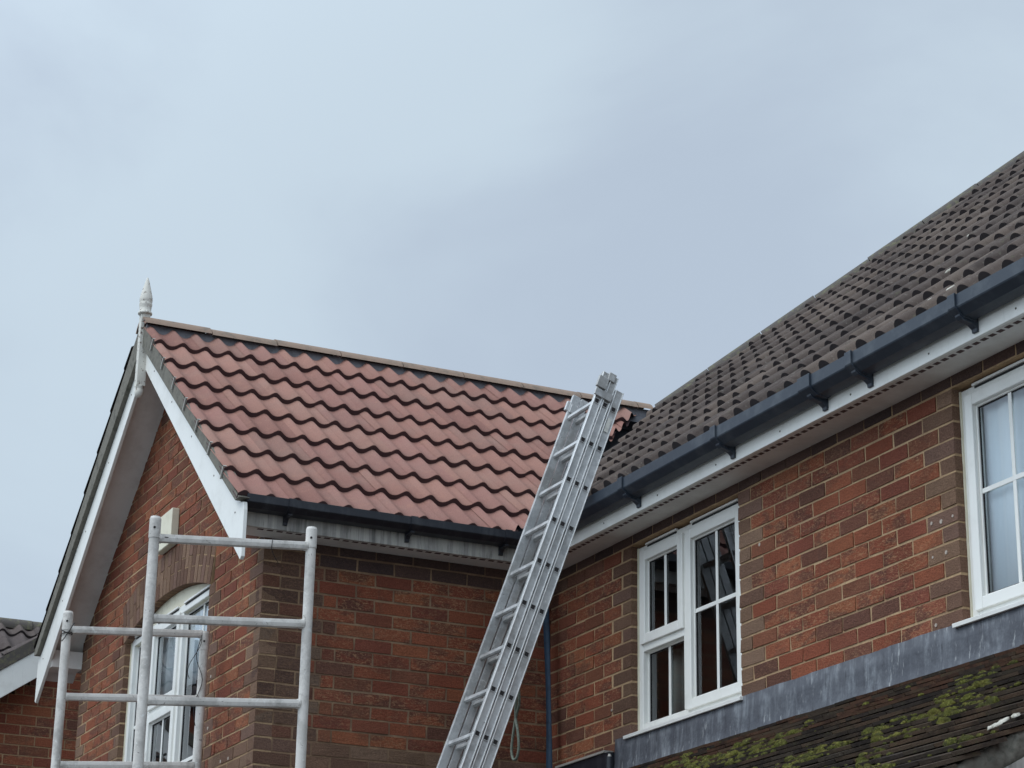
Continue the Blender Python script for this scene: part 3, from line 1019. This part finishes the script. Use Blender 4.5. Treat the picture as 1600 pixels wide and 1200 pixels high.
# window one
A0, A1, T0, T1 = W1[0] + .008, W1[1] - .008, 3.822, 4.838
MX = -.845
window('white window with a left column of two small lights and a tall right casement', 0, A0, A1, T0, T1, .045,
       [(MX - .028, MX + .028, T0, T1), (A0 + .045, MX - .028, 4.255, 4.305)],
       [dict(r=(A0 + .045, MX - .028, 4.305, T1 - .045), sash=.042, v=(-1.085,)),
        dict(r=(A0 + .045, MX - .028, T0 + .045, 4.255), v=(-1.085,)),
        dict(r=(MX + .028, A1 - .045, T0 + .045, T1 - .045), sash=.042, v=(-.545,), h=(4.365,))],
       vents=[(A0 + .10, MX - .09, T1 - .014), (MX + .08, A1 - .07, T1 - .014)])
# window two
B0, B1x = W2[0] + .008, W2[1] - .008
m1 = B0 + .70; m2 = B0 + 1.35
window('white window at the right edge with pale blinds behind the glass', 0, B0, B1x, T0, T1, .045,
       [(m1 - .028, m1 + .028, T0, T1), (m2 - .028, m2 + .028, T0, T1)],
       [dict(r=(B0 + .045, m1 - .028, T0 + .045, T1 - .045), sash=.042, v=(B0 + .315,), h=(4.365,)),
        dict(r=(m1 + .028, m2 - .028, T0 + .045, T1 - .045), v=((m1 + m2) / 2,), h=(4.365,)),
        dict(r=(m2 + .028, B1x - .045, T0 + .045, T1 - .045), sash=.042, v=(m2 + .29,), h=(4.365,))],
       vents=[(B0 + .10, m1 - .07, T1 - .014), (m1 + .08, m2 - .07, T1 - .014)])
# gable window
G0, G1 = GW[0] + .008, GW[1] - .008
q1, q2 = -4.60, -4.00
gz = 4.30; gt = GT - .028
gwin = window('white window of the gable with net curtains under a brick arch', YG, G0, G1, GB, GT + .022, .05,
       [(q1 - .026, q1 + .026, GB, GT + .022), (q2 - .026, q2 + .026, GB, GT + .022), (q1 + .026, q2 - .026, gz - .028, gz + .028)],
       [dict(r=(G0 + .05, q1 - .026, GB + .05, gt), v=((G0 + q1) / 2,), h=(gz - .01, 3.95)),
        dict(r=(q1 + .026, q2 - .026, gz + .028, gt), sash=.035),
        dict(r=(q1 + .026, q2 - .026, GB + .05, gz - .028), sash=.04, v=((q1 + q2) / 2,), h=(3.9,)),
        dict(r=(q2 + .026, G1 - .05, GB + .05, gt), v=((q2 + G1) / 2,), h=(3.9,))],
       vents=[(G0 + .10, q1 - .07, GT + .008), (q1 + .10, q2 - .07, GT + .008), (q2 + .07, G1 - .08, GT + .008)])
# arched board over the frame
ab = MB()
n = 24
top = [(AC + (AR - .002) * math.sin(th * (2 * i / n - 1) * .985), YG + .05, AZ + (AR - .002) * math.cos(th * (2 * i / n - 1) * .985)) for i in range(n + 1)]
ab.extrude([(G1, YG + .05, GT - .03), (G0, YG + .05, GT - .03)] + top, (0, .04, 0))
ab.build('arch_board', M['cream'], gwin)
# open casement handle
hd = MB(); hd.tube((-4.62, YG + .02, 4.05), (-4.62, YG - .02, 4.05), .010, 10); hd.tube((-4.62, YG - .02, 4.05), (-4.50, YG - .02, 4.045), .008, 10)
hd.build('window_handle', M['wire'], gwin)


# curtains inside
def curtain(name, label, cat, x0, x1, z0, z1, y, mat, fold=.055, amp=.012, group=None):
    mb = MB(); n = int((x1 - x0) / .008)
    r0, r1 = [], []
    for i in range(n + 1):
        x = x0 + (x1 - x0) * i / n
        d = amp * math.sin(2 * math.pi * x / fold + 1.3 * math.sin(x * 9)) + amp * .5 * math.sin(x * 37)
        r0.append((x, y + d, z0)); r1.append((x, y + d * .8, z1))
    mb.add(r0 + r1, [(i, i + 1, n + 2 + i, n + 1 + i) for i in range(n)], (.5, .5, .5, 0), 0, True)
    o = mb.build(name, mat, None, fix=False)
    s = o.modifiers.new('thick', 'SOLIDIFY'); s.thickness = .002
    return tag(o, label, cat, group)
curtain('curtain', 'short pale net curtain behind the top lights of the gable window', 'curtain', G0 + .06, G1 - .06, 4.375, GT - .03, YG + .108, M['curtain'], .13, .009)
curtain('blind', 'pale blue grey vertical blind filling the right hand window', 'blind', B0 + .05, B1x - .05, T0 + .02, T1 - .03, .106, M['blind'], .09, .004)
curtain('curtain', 'narrow grey curtain drawn aside behind the lower left light of the double column window', 'curtain', A0 + .05, A0 + .34, T0 + .02, 4.27, .20, mat_curtain('grey_curtain', (150, 150, 142), (112, 112, 106)), .07, .014)

# ------------------------------------------------------------------ lead flashing, black upstand, vent pipe
PT = math.tan(math.radians(28)); PC = math.cos(math.radians(28)); PS = math.sin(math.radians(28))
PZ = 3.62
PX0, PX1 = -1.52, 3.71
fl = MB()
n = 60
for i in range(n):
    xa = PX0 + (PX1 - PX0) * i / n; xb = PX0 + (PX1 - PX0) * (i + 1) / n
def fy_(x): return -.010 - .006 * abs(noise.noise((x * 3, 1, 0))) - .004 * noise.noise((x * 14, 4, 0))
cols = [PX0 + (PX1 - PX0) * i / 160 for i in range(161)]
rows = []
for zt, add, wob in ((3.812, 0.0, 1), (3.74, .004, 0), (3.68, .006, 0), (3.63, .012, 0), (3.612, .028, 0)):
    rows.append([(x, fy_(x + zt) - add, zt + (.006 * noise.noise((x * 5, 2, 3)) + .003 * noise.noise((x * 23, 2, 9)) if wob or zt < 3.62 else 0)) for x in cols])
apron = [(x, -.03 - .12 * PC, PZ - .12 * PS + .018 + .004 * noise.noise((x * 7, 5, 1))) for x in cols]
rows.append(apron)
vs = [p for r_ in rows for p in r_]; m_ = len(cols)
fl.add(vs, [(a * m_ + i, a * m_ + i + 1, (a + 1) * m_ + i + 1, (a + 1) * m_ + i) for a in range(len(rows) - 2) for i in range(m_ - 1)], (.5, .5, .5, 0), 0, True)
fo = fl.build('flashing', M['lead'], house, fix=False); fo['label'] = 'streaky grey lead flashing above the mossy porch roof'
fs_ = fo.modifiers.new('thick', 'SOLIDIFY'); fs_.thickness = .003
up = MB(); up.box((-2.30, -.05, 3.2), (-1.53, -.004, 3.745))
uo = up.build('felt_upstand', M['black'], house); uo['label'] = 'black felt upstand at the foot of the wall'
tr = MB(); tr.box((-2.15, -.062, 3.745), (-1.56, -.004, 3.757)); tr.build('metal_trim', M['clip'], uo)
vp = MB(); vp.tube((-1.44, -.09, 3.3), (-1.44, -.09, 3.70), .020, 16); vpo = vp.build('vent_pipe', M['black'], house)
vp = MB(); vp.tube((-1.44, -.09, 3.70), (-1.44, -.09, 3.715), .012, 12, r1=.008); vp.build('pipe_tip', M['clip'], vpo)

def blob(mb, c, rx, ry, rz_, ax, ay, az, col, seed):
    nu, nv_ = 10, 5
    vs = []
    for j in range(nv_ + 1):
        ph = (math.pi / 2) * j / nv_
        for i in range(nu):
            t = 2 * math.pi * i / nu
            k = 1 + .40 * noise.noise((math.cos(t) * 1.3 + seed, math.sin(t) * 1.3, ph + seed * .3)) + .25 * noise.noise((math.cos(t) * 3.3 + seed, math.sin(t) * 3.3, ph * 2))
            vs.append(c + ax * rx * k * math.cos(t) * math.cos(ph) + ay * ry * k * math.sin(t) * math.cos(ph) + az * rz_ * k * math.sin(ph))
    fs = [(j * nu + i, j * nu + (i + 1) % nu, (j + 1) * nu + (i + 1) % nu, (j + 1) * nu + i) for j in range(nv_) for i in range(nu)]
    mb.add(vs, fs, (*col, 0), 0, True)

# ------------------------------------------------------------------ porch roof: plain tiles
pr_ = MB()
rr = random.Random(11)
PO = Vector((PX0, -.03, PZ)); PV = Vector((0, -PC, -PS)); PN = Vector((0, -PS, PC))
PL = 2.05
PPAL = [(82, 70, 60), (72, 62, 54), (90, 75, 62), (64, 56, 51), (76, 67, 58), (94, 76, 62)]
k = 0
while k * .1 < PL:
    v0 = k * .1          # upper edge of the exposed part
    x = PX0 - (.0825 if k % 2 else 0)
    while x < PX1 + .005:
        xa, xb = max(x + .0012, PX0), min(x + .1638, PX1 + .02 + .008 * math.sin(k * 2.3))
        if xb - xa > .01:
            c = lin(*rr.choice(PPAL)); q = rr.uniform(.85, 1.12)
            if k < 5 and rr.random() < .6: c = lin(96, 70, 56)
            lift = rr.uniform(.0, .0035); dv = rr.uniform(-.0025, .0025); ti = rr.uniform(-.0012, .0012)
            o = Vector((xa, -.03, PZ)) + PV * (v0 - .06) + PN * (-.016)
            a, b_ = Vector((xb - xa, 0, 0)), PV * (.165 + dv)
            t_ = .013
            p00, p10 = o, o + a
            p01 = o + b_ + PN * (.026 + lift); p11 = o + a + b_ + PN * (.026 + lift + ti)
            vs = [p00, p10, p11, p01, p00 + PN * t_, p10 + PN * t_, p11 + PN * t_, p01 + PN * t_]
            pr_.add(vs, [(0, 1, 2, 3), (4, 5, 6, 7), (0, 1, 5, 4), (1, 2, 6, 5), (2, 3, 7, 6), (3, 0, 4, 7)], (c[0] * q, c[1] * q, c[2] * q, 0))
        x += .165
    k += 1
po = pr_.build('porch_roof', M['porch'], house); po['label'] = 'dark plain tiled porch roof covered in moss'
# body, verge mortar, bargeboard
bd = MB()
A_ = Vector((0, -.03, PZ - .03)); E_ = A_ + PV * PL
bd.extrude([(PX0 + .02, A_.y, A_.z), (PX0 + .02, E_.y, E_.z), (PX0 + .02, E_.y, E_.z - .14), (PX0 + .02, A_.y, A_.z - .5)], (PX1 - PX0 - .06, 0, 0))
bd.build('porch_body', M['soffit'], po)
vg = MB()
nn, nc_ = 420, 14
vv_ = []
for i in range(nn + 1):
    p = Vector((PX1 - .02, -.03, PZ)) + PV * (PL * i / nn)
    for j in range(nc_ + 1):
        t = math.pi * 1.15 * j / nc_ - .3
        q = p + Vector((.014 * math.sin(max(t, 0)) + .010, 0, 0)) + PN * (-.050 + .040 * math.cos(t))
        d = .010 * noise.noise(q * 9) + .009 * noise.noise(q * 26) + .007 * noise.noise(q * 60)
        vv_.append(q + Vector((d, 0, 0)) + PN * d * .5)
vg.add(vv_, [(i * (nc_ + 1) + j, i * (nc_ + 1) + j + 1, (i + 1) * (nc_ + 1) + j + 1, (i + 1) * (nc_ + 1) + j) for i in range(nn) for j in range(nc_)], (.5, .5, .5, 0), 0, True)
vgo = vg.build('verge', M['cement'], po, fix=False); vgo['label'] = 'crumbling cement verge with moss'
pb = MB(); p = Vector((PX1 - .015, -.03, PZ)); pb.obox(p + PN * -.25, PV * PL, PN * .165, Vector((.022, 0, 0))); pb.build('bargeboard', M['grimy'], po)
sp = MB()
for k in range(6):
    p = Vector((PX1 - .035 + rr.uniform(-.05, .015), -.03, PZ)) + PV * (1.56 + rr.uniform(-.05, .04)) + PN * .024
    q = rr.uniform(.008, .015)
    sp = MB(); blob(sp, p, q * 1.5, q * .8, .008, PV, Vector((1, 0, 0)), PN, (.5, .5, .5), k * 2.3); sp.build('lichen', M['spot'], po, fix=False)

# moss
ms_ = MB()
MP = [(104, 100, 58), (86, 84, 52), (120, 114, 62), (76, 74, 52), (94, 90, 58), (110, 102, 56)]
AX = Vector((1, 0, 0))
cnt = 0; tries = 0
while cnt < 3000 and tries < 90000:
    tries += 1
    u = rr.uniform(-1.4, PX1); vv = rr.uniform(.15, PL - .05)
    d = .75 * noise.noise((u * 1.3 + 5, vv * 2.6, 4.2)) + .55 * noise.noise((u * 4.5, vv * 9, 1.7)) + .22 * (vv - .55) - .05 * u
    if d < .16 + rr.uniform(-.10, .16): continue
    if vv < .35 and rr.random() < .7: continue
    row = round(vv / .1)
    base = Vector((u, -.03, PZ)) + PV * (row * .1 + rr.uniform(-.02, .025)) + PN * .012
    s_ = (rr.uniform(.14, .5) if rr.random() < .85 else rr.uniform(.5, .9)) * (1.0 + .5 * (d - .2))
    c = lin(*rr.choice(MP)); q = rr.uniform(.6, 1.1)
    blob(ms_, base, .048 * s_, .020 * s_, .021 * s_, AX, -PV, PN, tuple(x_ * q for x_ in c), cnt * .7)
    cnt += 1
mo_ = ms_.build('moss', M['moss'], None, fix=False)
tag(mo_, 'clumps of yellow green moss along the porch roof tile rows', 'moss', kind='stuff')
mo_.data.update()

# lichen and droppings on the main roof
MNv = Vector((0, CM, SM_)); MNn = Vector((0, -SM_, CM))
spots = [(.9, .25), (1.9, .15), (1.3, .8), (.2, 1.2), (-.7, .5), (-.6, .55), (.6, .5), (2.2, .9), (1.6, 1.6), (.4, 2.0), (2.3, 2.2), (-.2, 1.7), (-1.2, .9), (1.1, 2.6), (2.6, 1.4)]
for i in range(46):
    if i < len(spots): x, v_ = spots[i]
    else: x, v_ = rr.uniform(-1.5, 3), rr.uniform(.1, 4.4)
    kk = int(v_ / .345); vv = kk * .345 + rr.uniform(.0, .12)
    base = Vector((x, YE + .035, ZE - .075 + .035 * TM)) + MNv * vv
    ph = 2 * math.pi * (x - u_start) / .15
    h = .047 * .5 * (1 + math.sin(ph - .28 * math.cos(ph))) + .036 - .036 * .82 * (vv - kk * .345) / .395
    s_ = rr.uniform(.008, .018) * (1.5 if i < 6 else 1)
    ls = MB(); blob(ls, base + MNn * (h - .002), s_ * 1.2, s_, s_ * .35, Vector((1, 0, 0)), MNv, MNn, (.5, .5, .5), i * 1.3)
    ls.build('lichen', M['spot'], mainr, fix=False)

# ------------------------------------------------------------------ neighbouring house at the far left
DKP = [(84, 74, 72), (76, 68, 66), (90, 80, 76)]
nb = thing('neighbour_house', 'neighbouring brick house at the lower left edge, its white bargeboard rising to the right', 'house')
XN = -7.4
n0 = MB(); n1 = MB()
Yv, Zv = -2.09, 5.07      # a point on the lower edge of the verge line
def nz_(y): return 4.83 + .70 * (y + 2.09)   # underside of the bargeboard
for k in range(-8, 60):
    zt = B1 - k * CH - .02; zb = zt - CH
    ya = -2.9 if zt < nz_(-2.9) + .1 else (zt - 4.88) / .70 - 2.09
    yb = -.9
    if ya > yb: continue
    n1.box((XN - .1, ya, zb), (XN - .004, yb, zt))
    ph = 0.03 if k % 2 else .1425
    y = math.floor((ya - ph) / BL) * BL + ph
    while y < yb:
        a, b = max(y, ya) + .005, min(y + BL, yb) - .005
        if b - a > .02: n0.box((XN - .099, a, zb + .005), (XN + rnd.uniform(-.001, .002), b, zt - .005), bcol('red'), jit=.0012)
        y += BL
nw = n0.build('wall', M['brick'], nb); n1.build('mortar', M['mortar'], nw)
b = MB()
XB = -7.2
yl, yh = -3.2, -1.76
b.extrude([(XB, yl, nz_(yl)), (XB, yh, nz_(yh)), (XB, yh, nz_(yh) + .215), (XB, yl, nz_(yl) + .215)], (-.022, 0, 0))
b.build('bargeboard', M['barge'], nb, bevel=.003)
b = MB(); b.extrude([(XB + .01, yl, nz_(yl) + .217), (XB + .01, yh, nz_(yh) + .217), (XB + .01, yh, nz_(yh) + .315), (XB + .01, yl, nz_(yl) + .315)], (-.09, 0, 0))
b.build('verge', M['hip'], nb)
b = MB(); b.extrude([(XB - .02, yl, nz_(yl) + .02), (XB - .02, yh, nz_(yh) + .02), (XB - .02, yh, nz_(yh) + .03), (XB - .02, yl, nz_(yl) + .03)], (-.2, 0, 0)); b.build('soffit', M['soffit'], nb)
sl = math.atan(.70)
Yr = -1.2
tile_slope('roof', [M['brown'], M['bedge']], nb, (XB + .01, yl, nz_(yl) + .26), (-1, 0, 0), (0, math.cos(sl), math.sin(sl)), 0, 3.6, 7, .345, DKP, seed=21, vmax=2.35)['label'] = 'front roof slope above the white bargeboard'
# cross roof behind, sloping towards the camera side with a level ridge
zr = 5.70; xr = -8.6
tile_slope('roof', [M['brown'], M['bedge']], nb, (xr + 1.0, -3.4, zr - .70 - .03), (0, 1, 0), (-math.cos(sl), 0, math.sin(sl)), 0, 3.0, 4, .345, DKP, seed=22, vmax=1.2)['label'] = 'cross roof slope below the level ridge'
b = ridge_run(MB(), (xr, -3.4, zr - .03), (xr, -.5, zr - .03), seed=9, r=.085); b.build('ridge', M['hip'], nb)
b = MB()
b.extrude([(xr - 1.2, -3.4, zr - .9), (xr, -3.4, zr - .08), (xr + .98, -3.4, zr - .78), (xr + .98, -3.4, 0), (xr - 1.2, -3.4, 0)], (0, 2.9, 0), lin(140, 80, 60))
b.build('wall', M['brick'], nb)

# ------------------------------------------------------------------ scaffold tower
tower = thing('scaffold_tower', 'pale aluminium scaffold tower standing before the gable window', 'scaffold')
def post(x, y, ztop, lean=0):
    p = MB()
    p.tube((x, y, 0.02), (x, y, ztop - .105), .0255, 24)
    o = p.build('post', M['pole'], tower)
    s = MB(); s.tube((x, y, ztop - .108), (x, y, ztop - .012), .0285, 24); s.tube((x, y, ztop - .012), (x, y, ztop), .0285, 24, r1=.024)
    s.build('collar', M['pole'], o)
    s = MB(); s.tube((x + .026, y - .010, ztop - .060), (x + .0295, y - .010, ztop - .060), .006, 10); s.build('pin_hole', M['slot'], o)
    return o
def rung(x, y0, y1, z, n='rung'):
    p = MB()
    # ribbed flattened tube
    prof = []
    for i in range(16):
        t = 2 * math.pi * i / 16
        r = .0215 * (1 + .03 * math.cos(8 * t))
        cx, cz = math.cos(t), math.sin(t)
        prof.append((x + r * math.copysign(abs(cx) ** .55, cx), y0, z + r * math.copysign(abs(cz) ** .55, cz)))
    p.extrude(prof, (0, y1 - y0, .062))
    for q, dz_ in ((y0 + .002, 0), (y1 - .014, .061)): p.tube((x, q, z + dz_), (x, q + .012, z + dz_), .0245, 16)
    return p.build(n, M['pole'], tower)
XA, YA0, YA1 = -1.2, -2.712, -1.905
post(XA, YA0, 4.60); post(XA, YA1, 4.655)
for k in range(12):
    z = 4.497 - k * .399
    if z > .1: rung(XA, YA0 + .02, YA1 - .02, z - .003)
XF, YF0, YF1 = -3.0, -2.665, -1.872
post(XF, YF0, 4.515); post(XF, YF1, 4.49)
for k in range(12):
    z = 4.425 - k * .375
    if z > .1: rung(XF, YF0 + .02, YF1 - .02, z - .012)
for y in (YA0, YA1):
    for z in (2.6, .9):
        b = MB(); b.tube((XA, y + .03, z), (XF, y + .03 if y < -2 else y, z), .0185, 14); b.build('brace', M['pole'], tower)
b = MB(); b.tube((XA, YA0 + .05, .9), (XF, YF0 + .05, 2.55), .0185, 14); b.build('brace', M['pole'], tower)
for x, y in ((XA, YA0), (XA, YA1), (XF, YF0), (XF, YF1)):
    b = MB(); b.lathe((x, y, 0), [(0, 0), (.06, 0), (.06, .012), (.02, .018), (.02, .05), (0, .05)], 20); b.build('base_foot', M['pole'], tower)
def wire(pts, r=.0022):
    w = MB(); w.path(pts, r, 6); return w.build('tie_wire', M['wire'], tower)
# twisted ties
def loop(x, y, z, r=.031, tilt=.3, tail=()):
    pts = [(x + r * math.cos(t), y + r * math.sin(t), z + tilt * r * math.sin(t + 1)) for t in [2 * math.pi * i / 20 for i in range(21)]]
    return wire(pts + [(x + r + a, y + b, z + c) for a, b, c in tail], .0028)
loop(XF, YF0, 4.385, tail=((.01, -.02, -.03), (.012, -.035, -.05)))
loop(XF, YF0, 4.40, tilt=-.5, tail=((.01, .02, .03), (.012, .03, .045)))
wire([(XF + .03 + .01 * math.sin(i * .9), YF1 - .03 - .02 * math.sin(i * .5), 4.44 - i * .026) for i in range(20)], .0024)
wire([(XF + .03 + .01 * math.sin(i * .7 + 2), YF1 - .06 + .035 * math.sin(i * .33 + 1), 4.46 - i * .018) for i in range(15)], .0022)
wire([(XA + .022, YA1 - .21, 4.565), (XA + .022, YA1 - .212, 4.542), (XA + .021, YA1 - .214, 4.515), (XA + .015, YA1 - .20, 4.485), (XA + .01, YA1 - .17, 4.445)], .0018)
loop(XA, YA0 + .055, 4.497, r=.022, tilt=.1)

# ------------------------------------------------------------------ ladder
lad = thing('extension_ladder', 'triple aluminium extension ladder leaning on the gutter at the inner corner', 'ladder')
ang = math.radians(70.4)
LA = Vector((0, math.cos(ang), math.sin(ang))); LN = Vector((0, -math.sin(ang), math.cos(ang)))
LX = Vector((1, 0, 0))
LP = Vector((-1.215, -.338, 5.06))        # back face of the near stile at gutter height
LW_ = .36
t_bot = -(LP.z) / LA.z
def stile(par, xo, t0, t1, n0, dep, side):
    """xo: outer face position along X relative to LP; side=+1 near stile"""
    s = MB()
    th_ = .024
    o = LP + LX * (xo - (th_ if side > 0 else 0)) + LA * t0 + LN * n0
    Lg = t1 - t0
    # web
    s.obox(o + LX * (.003 if side < 0 else 0), LX * (th_ - .003), LN * dep, LA * Lg)
    # rolled lips on the outer edges
    xf = th_ - .003 if side > 0 else 0
    for q in (0, dep - .006):
        s.obox(o + LX * (xf + (.0002 if side > 0 else -.0002)) + LN * q, LX * .006, LN * .0055, LA * Lg, mat=1)
    return s.build('stile', [M['alu'], M['alu_edge']], par, bevel=.0012)
secs = [(0.0, .640, .053), (.058, .705, .046), (.109, .705, .049)]
for si, (n0, tt, dep) in enumerate(secs):
    t0 = t_bot + (.0 if si == 0 else .35 * si) + .02
    sn = stile(lad, 0, t0, tt, n0, dep - .003, 1)
    sf_ = stile(lad, -LW_, t0, tt - (.04 if si else .04), n0, dep - .003, -1)
    k = 0
    tq = .52
    while tq > t0 + .1:
        r = MB()
        c = LP + LA * tq + LN * (n0 + dep * .5)
        rw = .022
        # ribbed rung
        r.obox(c - LX * (LW_ - .022) - LA * rw * .5 - LN * rw * .5, LX * (LW_ - .044), LA * rw, LN * rw)
        for q in (-.6, .6):
            r.obox(c - LX * (LW_ - .022) + LA * (q * rw - .002) - LN * rw * .3, LX * (LW_ - .044), LA * .004, LN * rw * .6)
        r.build('rung', M['alu'], lad, bevel=.002)
        h = MB(); h.obox(c + LX * (-.006) - LA * .012 - LN * .010, LX * .0075, LA * .024, LN * .020); h.build('rung_socket', M['slot'], lad)
        h = MB()
        h.obox(c + LX * (-.004) - LA * .015 - LN * .013, LX * .0062, LA * .003, LN * .026)
        h.obox(c + LX * (-.004) + LA * .012 - LN * .013, LX * .0062, LA * .003, LN * .026)
        h.build('rung_collar', M['alu'], lad)
        tq -= .2505
# guide brackets at the head
g1 = MB()
g1.obox(LP + LX * .001 + LA * .595 + LN * .112, LX * .02, LA * .07, LN * .062)
g1.obox(LP + LX * .003 + LA * .545 + LN * .058, LX * .012, LA * .045, LN * .11)
g1.obox(LP + LX * -.022 + LA * .665 + LN * .075, LX * .03, LA * .05, LN * .045)
g1.build('guide_bracket', M['alu'], lad, bevel=.004)
g2 = MB(); g2.obox(LP + LX * (-LW_ - .006) + LA * .56 + LN * .15, LX * .02, LA * .06, LN * .022); g2.obox(LP + LX * (-LW_ + .024) + LA * .55 + LN * .09, LX * .01, LA * .05, LN * .06)
g2.build('guide_bracket', M['alu'], lad, bevel=.003)
g3 = MB(); g3.obox(LP + LX * .0032 + LA * .375 + LN * .016, LX * .0008, LA * .085, LN * .024)
g3.build('sticker', mat_simple('sticker', lin(206, 204, 196), .5, var=lin(150, 148, 142), vs=60, amt=.8), lad)
for si in (0,):
    ft = MB()
    for xo in (-.026, -LW_ - .002): ft.obox(LP + LX * xo + LA * t_bot + LN * -.004, LX * .03, LA * .06, LN * .062)
    ft.build('rubber_foot', M['slot'], lad, bevel=.004)

# ------------------------------------------------------------------ rope and strap
rp = MB()
pts = []
P0 = Vector((-1.55, -.62, 4.02)); 
ctrl = [(-1.60, -.56, 4.10), (-1.66, -.52, 3.99), (-1.74, -.50, 3.93), (-1.775, -.50, 3.83), (-1.79, -.50, 3.75), (-1.765, -.50, 3.70), (-1.72, -.50, 3.705), (-1.70, -.50, 3.76), (-1.715, -.50, 3.84), (-1.745, -.50, 3.92), (-1.70, -.52, 4.00), (-1.62, -.55, 4.09)]
def crom(P, n=8):
    P = [Vector(p) for p in P]; P = [P[0]] + P + [P[-1]]; o = []
    for i in range(1, len(P) - 2):
        for j in range(n):
            t = j / n
            o.append(.5 * ((2 * P[i]) + (P[i + 1] - P[i - 1]) * t + (2 * P[i - 1] - 5 * P[i] + 4 * P[i + 1] - P[i + 2]) * t * t + (-P[i - 1] + 3 * P[i] - 3 * P[i + 1] + P[i + 2]) * t ** 3))
    o.append(P[-2]); return o
rp.path(crom(ctrl), .0075, 10)
tag(rp.build('rope', M['rope'], None), 'looped grey green rope hanging off the ladder against the brick', 'rope')
st = MB()
rowA, rowB = [], []
n = 60
for i in range(n + 1):
    f_ = i / n
    z = 5.02 - f_ * 3.6
    y = -.10 + .02 * math.sin(f_ * 5)
    x = -2.25 + .14 * f_ * 1.3
    tw = .4 + 1.0 * math.sin(f_ * 6.5)
    w = Vector((math.sin(tw) * .5, math.cos(tw), 0)).normalized() * .019
    rowA.append(Vector((x, y, z)) - w); rowB.append(Vector((x, y, z)) + w)
st.add(rowA + rowB, [(i, i + 1, n + 2 + i, n + 1 + i) for i in range(n)], (.5, .5, .5, 0), 0, True)
so = st.build('strap', M['blue'], None, fix=False); s_ = so.modifiers.new('thick', 'SOLIDIFY'); s_.thickness = .003
tag(so, 'blue webbing strap hanging down the brick corner behind the ladder', 'strap')
